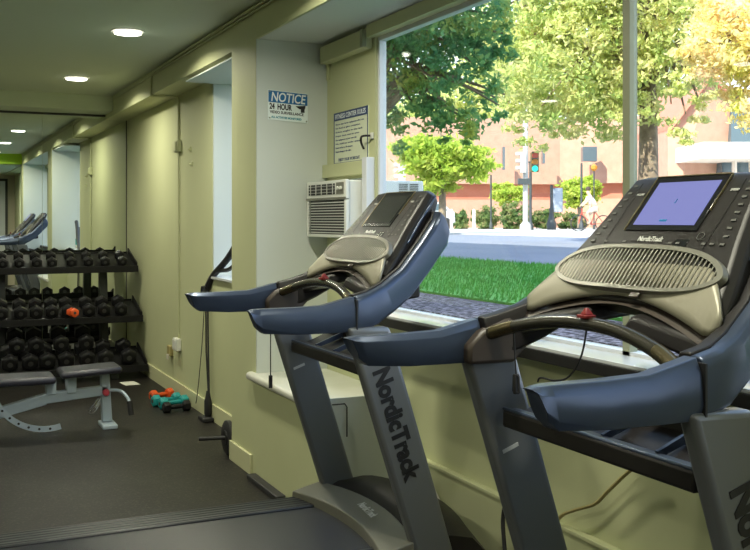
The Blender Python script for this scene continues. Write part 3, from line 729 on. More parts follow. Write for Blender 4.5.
for x in (.64, 1.50):
    MB().hexa([(x - .035, 8.86, 0), (x + .035, 8.86, 0), (x + .035, 8.95, 0), (x - .035, 8.95, 0), (x - .035, 8.98, 1.0), (x + .035, 8.98, 1.0), (x + .035, 9.06, 1.0), (x - .035, 9.06, 1.0)]).build('post', M['rackpost'], t, bevel=.006)
    MB().box(x - .035, x + .035, 8.40, 9.2, 0, .045).build('floor_runner', M['rackpost'], t, bevel=.005)
def make_dumbbell(name, L, R, mh, mbar, lab, cat='dumbbell', grp=None):
    t = thing(name, lab, cat, (0, 0, 0), grp)
    MB().tube([(0, -L * .5 + .02, 0), (0, -L * .12, 0), (0, 0, 0), (0, L * .12, 0), (0, L * .5 - .02, 0)], [.013, .015, .0175, .015, .013], 12).build('grip', mbar, t, smooth=True)
    for sg in (-1, 1):
        rings = []
        hl = L * .27
        for (q, rr) in ((0, .72), (.16, 1.0), (.84, 1.0), (1.0, .74)):
            y = sg * (L * .5 - hl * q)
            rings.append([(R * rr * math.cos(PI / 6 + k * PI / 3), y, R * rr * math.sin(PI / 6 + k * PI / 3)) for k in range(6)])
        h_ = MB().loft(rings).build('head', mh, t, bevel=R * .06)
        MB().lathe([(R * .30, 0), (R * .30, .002 * sg), (.0, .003 * sg)], (0, sg * L * .5, 0), 'Y', 12).build('weight_disc', M['discgrey'], h_, smooth=True)
    return t
words = ['first', 'second', 'third', 'fourth', 'fifth', 'sixth', 'seventh', 'eighth', 'ninth']
protos = {}
def rack_row(tier, pxs, L, R, pyf, tiername, tint=None, dy=0.0, back=False, rr=None):
    y0, z0, xr = TIERS[tier]
    for k, px in enumerate(pxs):
        Rk = R * (1 + .10 * math.sin(k * 1.7)); Lk = L
        key = (tier, back)
        if key not in protos:
            protos[key] = make_dumbbell('dumbbell', L, R, M['hex'], M['chrome'], '', 'dumbbell'); o = protos[key]
        else: o = copy_tree(protos[key])
        yc = y0 + .02 + L * .5 + dy
        # x on the sight line of the front head
        yf = yc - L * .5
        r_ = (px - 375.0) / 975.0
        x = yf * (_S + r_ * _C) / (_C - r_ * _S)
        o.location = (x, yc, tier_z(z0, yc, y0) + R * .87 * 1.05 + .004)
        o.rotation_euler = (math.atan(.30), 0, random.uniform(-.05, .05))
        o['label'] = 'black hex dumbbell on the %s tier, %s of %s from the left' % (tiername, words[k], ('back ones' if back else 'the row'))
        o['group'] = 'hex dumbbells on the %s tier' % tiername
rack_row(0, [3, 20, 37, 53, 72, 89, 106, 123], .22, .046, 262, 'top')
rack_row(1, [2, 21, 37, 53, 68.5, 89, 105, 122], .25, .060, 308, 'middle')
rack_row(2, [10, 30, 48, 67, 87, 107, 129], .30, .072, 354, 'bottom')
t = make_dumbbell('dumbbell', .17, .040, M['orange'], M['orange'], 'small orange dumbbell on the middle tier among the black ones', 'dumbbell', 'small vinyl dumbbells')
p = at(74.5, 311, 8.1); t.location = (1.172, 8.535, .572); t.rotation_euler = (0, 0, .12)
TD = t
# bigger dumbbells leaning behind on the bottom tier: end-up
for k, (px, py) in enumerate(((16, 338), (35, 338), (60, 337), (85, 335))):
    o = copy_tree(protos[(2, False)]); Y = 8.66
    r_ = (px - 375.0) / 975.0; x = Y * (_S + r_ * _C) / (_C - r_ * _S)
    o.location = (x, Y + .05, .335); o.rotation_euler = (math.atan(.3), 0, 0)
    o['label'] = 'large black hex dumbbell resting on top of the bottom tier row, %s from the left' % words[k]; o['group'] = 'hex dumbbells stacked on the bottom row'

# floor dumbbells by the wall
def floor_db(L, R, mm, lab, loc, rz):
    t = make_dumbbell('dumbbell', L, R, mm, mm, lab, 'dumbbell', 'small dumbbells on the floor'); t.location = (loc[0], loc[1], R * .87); t.rotation_euler = (0, 0, rz); return t
floor_db(.19, .042, M['orange'], 'orange dumbbell on the floor by the baseboard', (1.655, 7.33, 0), PI / 2 + .35)
floor_db(.22, .045, M['teal'], 'teal dumbbell on the floor in front of the orange one', (1.635, 7.09, 0), PI / 2 + .25)
floor_db(.22, .045, M['teal'], 'teal dumbbell on the floor right behind the black one', (1.66, 6.965, 0), PI / 2 + .22)
floor_db(.20, .040, M['hex'], 'black dumbbell on the floor in front of the teal ones', (1.645, 6.82, 0), PI / 2 + .12)

# ------------------------------------------------------------------ bench
t = thing('weight_bench', 'grey steel adjustable weight bench with dark padded seat', 'bench', (.9, 6.35, 0))
YB0 = 6.40
def padmesh(x0, x1, y0, y1, z0, z1, z0b=None, z1b=None):
    z0b = z0 if z0b is None else z0b; z1b = z1 if z1b is None else z1b
    return MB().hexa([(x0, y0, z0), (x1, y0, z0b), (x1, y1, z0b), (x0, y1, z0), (x0, y0, z1), (x1, y0, z1b), (x1, y1, z1b), (x0, y1, z1)])
padmesh(.785, 1.165, YB0 - .14, YB0 + .14, .342, .385, .358, .401).build('seat_pad', M['pad'], t, bevel=.02, seg=3)
padmesh(.12, .755, YB0 - .14, YB0 + .14, .322, .370, .314, .362).build('back_pad', M['pad'], t, bevel=.02, seg=3)
MB().hexa([(.70, YB0 - .03, .175), (1.09, YB0 - .03, .205), (1.09, YB0 + .03, .205), (.70, YB0 + .03, .175), (.70, YB0 - .03, .245), (1.09, YB0 - .03, .265), (1.09, YB0 + .03, .265), (.70, YB0 + .03, .245)]).build('main_beam', M['bench'], t, bevel=.006)
MB().hexa([(.30, YB0 - .03, .075), (.71, YB0 - .03, .170), (.71, YB0 + .03, .170), (.30, YB0 + .03, .075), (.30, YB0 - .03, .145), (.71, YB0 - .03, .242), (.71, YB0 + .03, .242), (.30, YB0 + .03, .145)]).build('rear_beam', M['bench'], t, bevel=.006)
MB().hexa([(1.055, YB0 - .03, .03), (1.12, YB0 - .03, .03), (1.12, YB0 + .03, .03), (1.055, YB0 + .03, .03), (1.045, YB0 - .03, .35), (1.10, YB0 - .03, .35), (1.10, YB0 + .03, .35), (1.045, YB0 + .03, .35)]).build('front_post', M['bench'], t, bevel=.006)
MB().box(1.04, 1.135, YB0 - .14, YB0 + .06, 0, .028).build('front_foot', M['bench'], t, bevel=.006)
MB().box(.22, .30, YB0 - .25, YB0 + .25, 0, .06).build('rear_foot', M['bench'], t, bevel=.008)
MB().box(.24, .32, YB0 - .03, YB0 + .03, .05, .14).build('rear_post', M['bench'], t, bevel=.008)
for x in (.735, .86): MB().box(x - .03, x + .03, YB0 - .045, YB0 + .045, .235, .335).build('pad_bracket', M['bench'], t, bevel=.005)
# curved ladder arc with holes
pts = []
for k in range(15):
    a = math.radians(205 + k * 79 / 14)
    pts.append((.71 + .335 * math.cos(a), .357 + .335 * math.sin(a)))
arc = MB(); rings = []
for (x, z) in pts:
    d = Vector((x - .71, 0, z - .357)).normalized()
    i_ = Vector((x, 0, z)) - d * .018; o_ = Vector((x, 0, z)) + d * .018
    rings.append([(i_.x, YB0 - .056, i_.z), (o_.x, YB0 - .056, o_.z), (o_.x, YB0 - .046, o_.z), (i_.x, YB0 - .046, i_.z)])
lad = arc.loft(rings).build('adjust_arc', M['bench'], t)
for (x, z) in pts[2:-1:2]: MB().lathe([(.008, 0), (.008, -.001)], (x, YB0 - .0565, z), 'Y', 10).build('pin_hole', M['ink'], lad)
MB().lathe([(.022, 0), (.024, -.02), (.018, -.035), (.0, -.037)], (1.075, YB0 - .03, .225), 'Y', 14).build('pop_pin_knob', M['pink'], t, smooth=True)
MB().lathe([(.022, 0), (.024, -.02), (.018, -.035), (.0, -.037)], (.395, YB0 - .06, .115), 'Y', 14).build('pop_pin_knob', M['pink'], t, smooth=True)
MB().tube(smooth_path([(1.10, YB0 - .05, .24), (1.16, YB0 - .08, .235), (1.195, YB0 - .12, .20), (1.21, YB0 - .14, .16)]), .011, 10).build('roller_tube', M['bench'], t, smooth=True)
MB().tube([(1.208, YB0 - .14, .175), (1.218, YB0 - .15, .085)], .018, 12).build('foam_grip', M['black'], t, smooth=True)
for a in (0, .02): MB().tube(smooth_path([(1.03, YB0 - .04, .19 - a), (1.0, YB0 - .06, .16 - a), (.965, YB0 - .06, .125 - a), (.98, YB0 - .06, .115 - a), (1.01, YB0 - .06, .14 - a), (1.04, YB0 - .04, .185 - a)]), .003, 6).build('wire_loop', M['chrome'], t)

t.location.x += .03; t.location.y += .15
# papers on the floor at the rack
def paper(lab, loc, rz, sx, sy):
    o = MB().box(-sx, sx, -sy, sy, 0, .003).build('paper_sheet', M['paper'], origin=(0, 0, 0)); o.location = loc; o.rotation_euler = (0, 0, rz); tag(o, lab, 'paper')
paper('white paper card on the floor under the rack right end', (1.575, 8.14, 0.001), .1, .06, .09)
paper('white paper card on the floor behind the bench back pad', (.86, 7.75, 0.001), .1, .06, .06)

# ------------------------------------------------------------------ items in and by the second recess
t = thing('exercise_strap_bar', 'black padded bar and cords leaning from the window recess down the wall', 'exercise equipment', (1.70, 6.48, 0))
MB().tube(smooth_path([(1.78, 6.53, .865), (1.785, 6.50, .905), (1.80, 6.40, .955 + .03), (1.82, 6.15, 1.10), (1.84, 5.95, 1.235), (1.85, 5.80, 1.33)]), .022, 10).build('padded_bar', M['black'], t, smooth=True)
MB().tube(smooth_path([(1.785, 6.50, .88), (1.80, 6.36, 1.0), (1.83, 6.15, 1.03), (1.86, 5.98, 1.12), (1.88, 5.82, 1.25)]), .014, 10).build('strap', M['black'], t, smooth=True)
MB().lathe([(.03, -.02), (.034, 0), (.03, .02)], (1.765, 6.52, .87), 'X', 14).build('pivot_hub', M['blackgl'], t, smooth=True)
for dy in (0, -.05): MB().tube([(1.775, 6.53 + dy, .87), (1.772, 6.50 + dy, .45), (1.766, 6.42 + dy * .3, .16)], .006, 8).build('cord', M['black'], t, smooth=True)
MB().tube(smooth_path([(1.78, 6.56, .86), (1.775, 6.62, .5), (1.77, 6.72, .15), (1.765, 6.75, .06)]), .003, 6).build('thin_cord', M['black'], t, smooth=True)
MB().lathe([(.020, .03), (.026, .05), (.026, .13), (.018, .16), (.012, .20)], (1.762, 6.42, 0), 'Z', 14).build('weighted_handle', M['black'], t, smooth=True)
MB().box(1.71, 1.785, 6.35, 6.49, 0, .03).build('foot_block', M['black'], t, bevel=.008)
t = thing('spray_bottle', 'bottle with teal label on the recess ledge, seen in the mirror', 'bottle', (1.93, 5.45, .97))
MB().lathe([(.04, 0), (.042, .01), (.042, .05)], (1.93, 5.45, .97), n=18).build('bottle_base', M['cord_white'], t, smooth=True)
MB().lathe([(.043, .05), (.043, .13)], (1.93, 5.45, .97), n=18).build('bottle_label', M['teal'], t, smooth=True)
MB().lathe([(.042, .13), (.036, .16), (.014, .185), (.014, .20), (.0, .20)], (1.93, 5.45, .97), n=18).build('bottle_neck', M['cord_white'], t, smooth=True)
MB().box(1.90, 1.95, 5.435, 5.465, 1.17, 1.205).build('trigger_head', M['white'], t, bevel=.004)
# ab wheel
t = thing('ab_wheel', 'black exercise ab wheel with axle handles beside the pilaster', 'ab wheel', (1.635, 5.445, 0))
wz = .098
MB().lathe([(.03, -.018), (.085, -.02), (.097, -.012), (.097, .012), (.085, .02), (.03, .018)], (1.615, 5.445, wz), 'X', 32).build('tire', M['black'], t, smooth=True)
MB().lathe([(.0, -.024), (.04, -.024), (.045, -.018), (.045, .018), (.04, .024), (0, .024)], (1.615, 5.445, wz), 'X', 20).build('hub', M['hex'], t, smooth=True)
MB().tube([(1.595, 5.445, wz), (1.45, 5.48, wz)], .012, 12).build('grip', M['black'], t, smooth=True)
MB().tube([(1.655, 5.445, wz), (1.77, 5.43, wz)], .012, 12).build('grip', M['black'], t, smooth=True)
# black rubber edge strip on the floor
tag(box('door_wedge', M['black'], 1.545, 1.595, 4.42, 4.88, 0, .028, bevel=.005), 'black rubber strip on the floor along the block under the sill', 'rubber strip')
# black bracket wire on the pale block face
t = thing('wire_hook', 'thin black wire hanging on the pale block face behind the treadmill', 'wire', (1.68, 3.92, .42))
MB().tube([(1.63, 3.925, .545), (1.69, 3.925, .545), (1.70, 3.925, .53), (1.70, 3.925, .40)], .003, 6).build('wire', M['black'], t)

# ------------------------------------------------------------------ outdoors
GZ = .87
def ground(name, m, x0, x1, z, y0=-30, y1=120):
    return struct(MB().box(x0, x1, y0, y1, z - .3, z).build(name, m))
ground('walkway', M['concrete'], OUT, 2.40, GZ)
ground('mulch_bed', M['mulch'], 2.40, 2.98, GZ + .005)
ground('lawn', M['grass'], 2.98, 5.8, GZ + .02)
ground('road', M['asphalt'], 5.8, 17.5, GZ - .03)
ground('sidewalk_far', M['concrete'], 17.5, 120, GZ)
# grass blades on the lawn edge: stuff
import numpy as np
rng = np.random.default_rng(3)
def blades(n, x0, x1, y0, y1, z, h, w):
    vs = []; fs = []
    xs = rng.uniform(x0, x1, n); ys = rng.uniform(y0, y1, n); an = rng.uniform(0, PI, n); hs = h * rng.uniform(.5, 1.2, n)
    for i in range(n):
        dx, dy = math.cos(an[i]) * w, math.sin(an[i]) * w; o = len(vs)
        vs += [(xs[i] - dx, ys[i] - dy, z), (xs[i] + dx, ys[i] + dy, z), (xs[i] + dy * 2, ys[i] + dx * 2, z + hs[i])]; fs.append((o, o + 1, o + 2))
    return MB().add(vs, fs)
o = blades(26000, 2.96, 5.8, 3.6, 12, GZ + .015, .045, .006).build('grass', M['grass']); tag(o, 'short green grass of the lawn beyond the mulch bed', 'grass', kind='stuff')

def tree(name, label, grp, base, trunk_r, height, crowns, leafm, nleaf, leaf, seedv, bush=False, clump=.16):
    rg = np.random.default_rng(seedv)
    t = thing(name, label, 'tree' if not bush else 'bush', base, grp)
    b = Vector(base)
    tr = MB()
    top = b + Vector((0, 0, height * .55))
    if not bush:
        tr.tube([b, b + Vector((.03, .02, height * .25)), top, b + Vector((0, 0.1, height * .85))], [trunk_r * 1.25, trunk_r, trunk_r * .75, trunk_r * .25], 10)
    for (c, R) in crowns:
        c = Vector(c)
        for k in range(3 if not bush else 1):
            e = c + Vector((rg.uniform(-.6, .6) * R[0], rg.uniform(-.6, .6) * R[1], rg.uniform(-.3, .6) * R[2]))
            st = b + Vector((0, 0, height * rg.uniform(.28, .5))) if not bush else b
            md = st.lerp(e, .5) + Vector((0, 0, .12 * height * (0 if bush else 1)))
            tr.tube([st, md, e], [trunk_r * .45, trunk_r * .28, trunk_r * .08], 6)
    tr.build('trunk' if not bush else 'stems', M['bark'], t, smooth=True)
    V = []; tot = sum(R[0] * R[1] * R[2] for c, R in crowns)
    for (c, R) in crowns:
        n = int(nleaf * R[0] * R[1] * R[2] / tot); ncl = max(8, n // 45)
        d = rg.normal(size=(ncl, 3)); d /= np.linalg.norm(d, axis=1)[:, None]
        cc = d * (rg.uniform(.25, 1, ncl) ** .5)[:, None] * np.array(R)
        idx = rg.integers(0, ncl, n)
        P = cc[idx] + rg.normal(size=(n, 3)) * np.array(R) * clump * np.array([1, 1, .6]) + np.array(c)
        a = rg.normal(size=(n, 3)); a /= np.linalg.norm(a, axis=1)[:, None]
        q = rg.normal(size=(n, 3)); q -= (q * a).sum(1)[:, None] * a; q /= np.linalg.norm(q, axis=1)[:, None]
        sz = leaf * rg.uniform(.6, 1.2, n)[:, None]
        V.append(np.stack([P - a * sz, P + q * sz * .45, P + a * sz, P - q * sz * .45], 1).reshape(-1, 3))
    V = np.concatenate(V) - np.array(base)
    nf = len(V) // 4
    me = bpy.data.meshes.new('foliage'); me.vertices.add(len(V)); me.vertices.foreach_set('co', V.astype(np.float32).ravel())
    me.loops.add(nf * 4); me.loops.foreach_set('vertex_index', np.arange(nf * 4, dtype=np.int32))
    me.polygons.add(nf); me.polygons.foreach_set('loop_start', np.arange(0, nf * 4, 4, dtype=np.int32)); me.polygons.foreach_set('loop_total', np.full(nf, 4, dtype=np.int32))
    me.update(calc_edges=True); me.materials.append(leafm)
    fo = bpy.data.objects.new('foliage', me); COL.objects.link(fo); fo.parent = t
    return t
def g0(px, d, dz=0): p = at(px, 220, d); return (p.x, p.y, GZ + dz)
def sph(px, py, d, r): return (tuple(at(px, py, d)), r)
TG = 'street trees beyond the window'
tree('tree', 'dark green leafy tree closest outside the window, upper left', TG, g0(352, 11.5, .02), .13, 4.6,
     [sph(395, 30, 11.5, (.85, .85, .95)), sph(455, 75, 11.0, (.55, .6, .75)), sph(440, 10, 11, (.8, .8, .7)), sph(400, 110, 11.5, (.42, .5, .5)), sph(330, 40, 12, (.8, .8, 1.0)), sph(490, 30, 11, (.32, .4, .45)), sph(455, 125, 11, (.30, .3, .28)), sph(495, 105, 11, (.16, .2, .25))], M['leaf_dark'], 21000, .048, 1, clump=.11)
tree('tree', 'large yellow-green autumn tree with pale trunk behind the mullion', TG, g0(648, 21), .20, 9.5,
     [sph(570, 60, 21, (1.7, 1.7, 1.6)), sph(640, 20, 20.5, (1.9, 1.9, 1.4)), sph(530, 10, 22, (1.5, 1.5, 1.4)), sph(600, 110, 21, (1.2, 1.2, .8)), sph(545, 120, 21.5, (.9, .9, .7)), sph(690, 40, 20, (1.2, 1.2, 1.2)), sph(680, 120, 20, (.7, .7, .55)), sph(640, 80, 20.5, (1.0, 1.0, .9)), sph(600, -60, 21, (2.4, 2.4, 1.5)), sph(690, 85, 19.5, (.7, .7, .5)), sph(540, 60, 22, (1.3, 1.3, 1.4))], M['leaf_yel'], 46000, .078, 2, clump=.10)
tree('tree', 'orange-tinged tree at the right edge of the window view', TG, g0(800, 17), .16, 7,
     [sph(735, 45, 17, (.9, .9, .75)), sph(700, 60, 17.5, (.45, .5, .35)), sph(760, 100, 17, (.7, .7, .5)), sph(790, 30, 17, (1.0, 1.0, 1.0)), sph(728, 10, 17.5, (.7, .7, .6))], M['leaf_org'], 14000, .07, 3)
tree('tree', 'small bright lime-green tree left of the traffic signals', TG, g0(442, 34), .13, 4.2,
     [sph(442, 160, 34, (1.3, 1.3, .8)), sph(415, 150, 34, (.9, .9, .6)), sph(470, 165, 34, (1.0, 1.0, .6)), sph(440, 182, 34, (.8, .8, .5))], M['leaf_lime'], 9000, .12, 4)
tree('tree', 'pale distant tree rising behind the brick building, centre', TG, g0(500, 76), .2, 14,
     [sph(500, 90, 76, (4.6, 4, 4.2)), sph(450, 105, 78, (5, 4, 3)), sph(530, 45, 77, (5, 4, 4.2)), sph(620, 90, 77, (5, 4, 4.2)), sph(400, 120, 77, (3, 3, 2))], M['leaf_yel'], 16000, .30, 5)
tree('tree', 'small lime street tree beside the black lamp post', TG, g0(579, 50), .09, 2.6,
     [sph(579, 192, 50, (1.0, 1.0, .7)), sph(590, 186, 50, (.6, .6, .5)), sph(575, 200, 50, (.8, .8, .4))], M['leaf_lime'], 3500, .13, 6)
tree('tree', 'small lime street tree left of the thick signal pole', TG, g0(505, 54), .09, 2.2,
     [sph(509, 194, 54, (.9, .9, .6)), sph(500, 190, 54, (.5, .5, .4))], M['leaf_lime'], 2500, .13, 7)
for k, (px, d, R, lab) in enumerate(((485, 52, (.7, .7, .7), 'low green bush at the brick wall, leftmost of the row'), (515, 51, (.8, .6, .8), 'dark bush just left of the signal pole base'), (545, 52, (.8, .7, .6), 'russet bush behind the signal poles'), (572, 53, (.7, .7, .5), 'low bush at the brick wall behind the banner post'), (460, 52, (.35, .4, .6), 'small tan bush beside the parked car'))):
    b = g0(px, d, -.04); tree('bush', lab, 'bushes along the brick wall', b, .03, .8, [((b[0], b[1], b[2] + R[2] * .8), R)], M['leaf_bush'], 1600, .12, 20 + k, bush=True)

# brick building: real volumes facing the street
def wallbox(pa, pb, d0, d1, z0, z1, thick=6.0):
    A = at(pa, 220, d0); B = at(pb, 220, d1); n = Vector((_S, _C, 0)) * thick
    return MB().hexa([(A.x, A.y, z0), (B.x, B.y, z0), (B.x + n.x, B.y + n.y, z0), (A.x + n.x, A.y + n.y, z0), (A.x, A.y, z1), (B.x, B.y, z1), (B.x + n.x, B.y + n.y, z1), (A.x + n.x, A.y + n.y, z1)])
def zz(py, d): return CAMH + (220 - py) / 975 * d
t = thing('brick_building', 'pink brick building with a darker recessed band across the street', 'building', tuple(at(540, 228, 62)))
D = 60
wallbox(330, 560, D - 2, D, GZ, zz(200, D), 8).build('lower_wall', M['brick_pale'], t)
wallbox(560, 690, D, D - 3, GZ, zz(199, D), 8).build('lower_wall', M['brick_pale'], t)
wallbox(330, 560, D - 1.7, D + .3, zz(200, D), zz(184, D), 7).build('brick_band', M['brick'], t)
wallbox(560, 690, D + .3, D - 2.7, zz(199.5, D), zz(183, D), 7).build('brick_band', M['brick'], t)
wallbox(330, 560, D - 2.4, D - .4, zz(184.5, D), zz(120, D), 8).build('upper_wall', M['brick_pale'], t)
wallbox(560, 690, D - .4, D - 3.4, zz(184, D), zz(120, D), 8).build('upper_wall', M['brick_pale'], t)
for (px, w_, y0, y1) in ((504, 1, 150, 172), (544, 1, 148, 166), (590, 7, 150, 164)):
    wallbox(px - w_, px + w_, D - 2.7, D - 2.7, zz(y1, D), zz(y0, D), .6).build('window', M['darkwin'], t)
t = thing('gabled_building', 'pink gabled building with a white awning roof at right', 'building', tuple(at(720, 228, 46)))
D = 46
A = [at(668, 220, D), at(708, 220, D - 1), at(760, 220, D)]
n = Vector((_S, _C, 0)) * 8
pts = [(A[0], GZ), (A[2], GZ), (A[2], zz(125, D)), (A[1], zz(84, D)), (A[0], zz(130, D))]
ring1 = [(p.x, p.y, z) for p, z in pts]; ring2 = [(p.x + n.x, p.y + n.y, z) for p, z in pts]
MB().loft([ring1, ring2]).build('gable_wall', M['brick_pale'], t)
rf = MB()
for (a, za_, b, zb_) in ((A[0], zz(131, D), A[1], zz(83, D)), (A[1], zz(83, D), A[2], zz(124, D))):
    m0 = Vector((_S, _C, 0)) * -.5
    rf.hexa([(a.x + m0.x, a.y + m0.y, za_), (b.x + m0.x, b.y + m0.y, zb_), (b.x + n.x, b.y + n.y, zb_), (a.x + n.x, a.y + n.y, za_), (a.x + m0.x, a.y + m0.y, za_ + .3), (b.x + m0.x, b.y + m0.y, zb_ + .3), (b.x + n.x, b.y + n.y, zb_ + .3), (a.x + n.x, a.y + n.y, za_ + .3)])
rf.build('roof', M['brick'], t)
wallbox(703, 820, 42, 42, zz(158, 42), zz(142, 42), 4).build('awning', M['stone'], t)
wallbox(731, 820, 45.4, 45.4, zz(142, 45), zz(104, 45), 1).build('window', M['darkwin'], t)
wallbox(722, 820, 45.2, 45.2, zz(172, 45), zz(160, 45), 1).build('window', M['darkwin'], t)
for px in (735, 752): wallbox(px, px + 2, 44.2, 44.2, GZ, zz(158, 44), .4).build('awning_post', M['stone'], t)

# street furniture
def pole(name, label, cat, px, d, r, ztop, m, grp=None):
    b = g0(px, d); t = thing(name, label, cat, b, grp)
    MB().tube([b, (b[0], b[1], ztop)], r, 10).build('pole', m, t, smooth=True)
    MB().lathe([(r * 2.2, 0), (r * 2.0, .25), (r, .4)], b, n=12).build('base', m, t, smooth=True)
    return t, Vector(b)
fw = Vector((_S, _C, 0)); rt_ = Vector((_C, -_S, 0))
def obox(t, name, c, hw, hd, z0, z1, m):
    c = Vector(c); P = [c - rt_ * hw - fw * hd, c + rt_ * hw - fw * hd, c + rt_ * hw + fw * hd, c - rt_ * hw + fw * hd]
    return MB().hexa([(p.x, p.y, z0) for p in P] + [(p.x, p.y, z1) for p in P]).build(name, m, t, bevel=.02)
def signal(t, px, py0, py1, d, hw, m, face=True):
    c = at(px, 220, d); z1 = zz(py0, d); z0 = zz(py1, d); h = obox(t, 'signal_head', c, hw, .15, z0, z1, m)
    q = (z1 - z0) / 3
    for k, mm in enumerate((M['siggreen'], M['sigamber'], M['sigred'])):
        cz = z0 + q * (k + .5)
        if face:
            cc = c - fw * .16; cc.z = 0.0
            ring = [cc + rt_ * math.cos(a * PI / 6) * hw * .78 + Vector((0, 0, cz + math.sin(a * PI / 6) * hw * .78)) for a in range(12)]
            ring2 = [p + fw * .03 for p in ring]
            MB().loft([ring, ring2]).build(('green_lens', 'amber_lens', 'red_lens')[k], mm, h)
            vz = cz + hw * .8
            MB().hexa([tuple(cc - rt_ * hw * .85 + Vector((0, 0, vz))), tuple(cc + rt_ * hw * .85 + Vector((0, 0, vz))), tuple(cc + rt_ * hw * .85 - fw * .25 + Vector((0, 0, vz))), tuple(cc - rt_ * hw * .85 - fw * .25 + Vector((0, 0, vz))), tuple(cc - rt_ * hw * .85 + Vector((0, 0, vz + .04))), tuple(cc + rt_ * hw * .85 + Vector((0, 0, vz + .04))), tuple(cc + rt_ * hw * .85 - fw * .25 + Vector((0, 0, vz + .03))), tuple(cc - rt_ * hw * .85 - fw * .25 + Vector((0, 0, vz + .03)))]).build('visor', M['poledark'], h)
        else:
            cc = c - rt_ * (hw + .1); obox(h, 'visor', cc, .1, .14, cz, cz + .16, m)
t, b = pole('signal_pole', 'thick pale signal pole with a signal head seen from the side', 'traffic signal', 525.5, 46, .13, 6.6, M['pole'])
signal(t, 523, 152, 173, 45.8, .14, M['pole'], False)
obox(t, 'pedestrian_signal', at(524, 220, 45.7), .28, .14, zz(184.5, 45.7), zz(178.5, 45.7), M['poledark'])
t, b = pole('signal_pole', 'dark signal pole whose signal head shows a green light', 'traffic signal', 530.5, 47.5, .07, 4.2, M['poledark'])
signal(t, 534.5, 152.5, 172, 47, .19, M['sighouse'], True)
obox(t, 'arm', at(532.5, 220, 47.2), .2, .03, zz(163, 47), zz(161, 47), M['poledark'])
t, b = pole('signal_pole', 'distant traffic signal at the left beside the lime tree', 'traffic signal', 404, 43, .06, 3.9, M['pole'])
signal(t, 402, 164, 181, 42.8, .16, M['pole'], False)
obox(t, 'red_lamp_box', at(408.5, 220, 43), .14, .12, zz(171, 43), zz(166, 43), M['sigred'])
t, b = pole('street_lamp', 'black lamp post standing at the small lime tree', 'lamp post', 581.5, 48, .055, zz(163, 48), M['poledark'])
t, b = pole('street_lamp', 'thin dark lamp post nearest the cyclist', 'lamp post', 594, 49, .035, zz(171, 49), M['poledark'])
MB().lathe([(.06, 0), (.16, .1), (.16, .25), (.04, .35)], (b.x, b.y, zz(171, 49)), n=10).build('lantern', M['sigamber'], t)
t, b = pole('street_lamp', 'thin dark post between the bushes left of the signals', 'lamp post', 491, 50, .045, zz(175, 50), M['poledark'])
t, b = pole('banner_post', 'dark post carrying a grey-blue banner beside the signals', 'banner post', 551.5, 48, .075, zz(185, 48), M['poledark'])
obox(t, 'banner', at(557.5, 220, 48), .26, .02, zz(212, 48), zz(188, 48), M['banner'])
MB().lathe([(.22, 0), (.25, .3), (.16, .5), (.10, .9), (.13, 1.0), (.07, 1.1)], b, n=12).build('ornate_base', M['poledark'], t, smooth=True)
for px, lab in ((451.5, 'pale short bollard beside the parked car'), (474, 'pale short bollard in front of the bushes')):
    b = g0(px, 44); o = MB().lathe([(.07, 0), (.07, .9), (.04, .96), (0, .97)], b, n=12).build('bollard', M['stone'], smooth=True); tag(o, lab, 'bollard', 'bollards by the road')

# parked car, partly hidden
b = Vector(g0(440, 46)); t = thing('car', 'pale grey parked car partly hidden by the treadmill', 'car', tuple(b))
def cpt(u_, v_, z): p = b + rt_ * u_ + fw * v_; return (p.x, p.y, GZ + z)
prof = [(-1.6, .35), (-1.62, .75), (-1.2, .85), (-.85, 1.25), (.05, 1.3), (.45, .9), (.62, .85), (.66, .35)]
MB().loft([[cpt(u_, v_, z) for u_, z in prof] for v_ in (-.8, .8)]).build('body', M['carwhite'], t, bevel=.04)
MB().loft([[cpt(u_, v_, z) for u_, z in [(-1.05, .9), (-.78, 1.2), (0, 1.24), (.32, .92)]] for v_ in (-.81, .81)]).build('side_window', M['darkwin'], t)
for u_ in (-1.15, .2):
    for v_ in (-.78, .78):
        ring = [[cpt(u_ + .3 * math.cos(a * PI / 8), v_ + dv, .3 + .3 * math.sin(a * PI / 8)) for a in range(16)] for dv in (-.08, .08)]
        MB().loft(ring).build('wheel', M['black'], t, smooth=True)

# cyclist
def skin_body(name, m, parent, nodes, edges):
    o0 = ORG[parent.name]; me = bpy.data.meshes.new(name)
    me.from_pydata([tuple(Vector(p) - o0) for p, r in nodes], edges, []); me.materials.append(m)
    ob = bpy.data.objects.new(name, me); COL.objects.link(ob); ob.parent = parent; ORG[ob.name] = o0
    sk_ = ob.modifiers.new('skin', 'SKIN'); sk_.use_smooth_shade = True
    for i, (p, r) in enumerate(nodes):
        me.skin_vertices[0].data[i].radius = (r, r); me.skin_vertices[0].data[i].use_root = (i == 0)
    q = ob.modifiers.new('sub', 'SUBSURF'); q.levels = 1; q.render_levels = 1
    return ob
b = Vector(g0(591, 41)) ; b.z = GZ
def bp(u_, v_, z): p = b + rt_ * u_ + fw * v_; return Vector((p.x, p.y, GZ + z))
t = thing('bicycle', 'bicycle ridden along the far sidewalk', 'bicycle', tuple(b))
for u_ in (-.52, .52):
    MB().tube([bp(u_ + .33 * math.cos(a * PI / 10), 0, .34 + .33 * math.sin(a * PI / 10)) for a in range(21)], .022, 6, False).build('wheel', M['black'], t, smooth=True)
fr = MB()
for a, c in (((-.52, .34), (-.38, .85)), ((-.38, .78), (.18, .80)), ((-.38, .75), (.0, .30)), ((.0, .30), (.18, .85)), ((.0, .30), (.52, .34)), ((.52, .34), (.18, .80)), ((-.38, .85), (-.40, 1.0))): fr.tube([bp(a[0], 0, a[1]), bp(c[0], 0, c[1])], .02, 6)
fr.build('frame', M['sigred'], t)
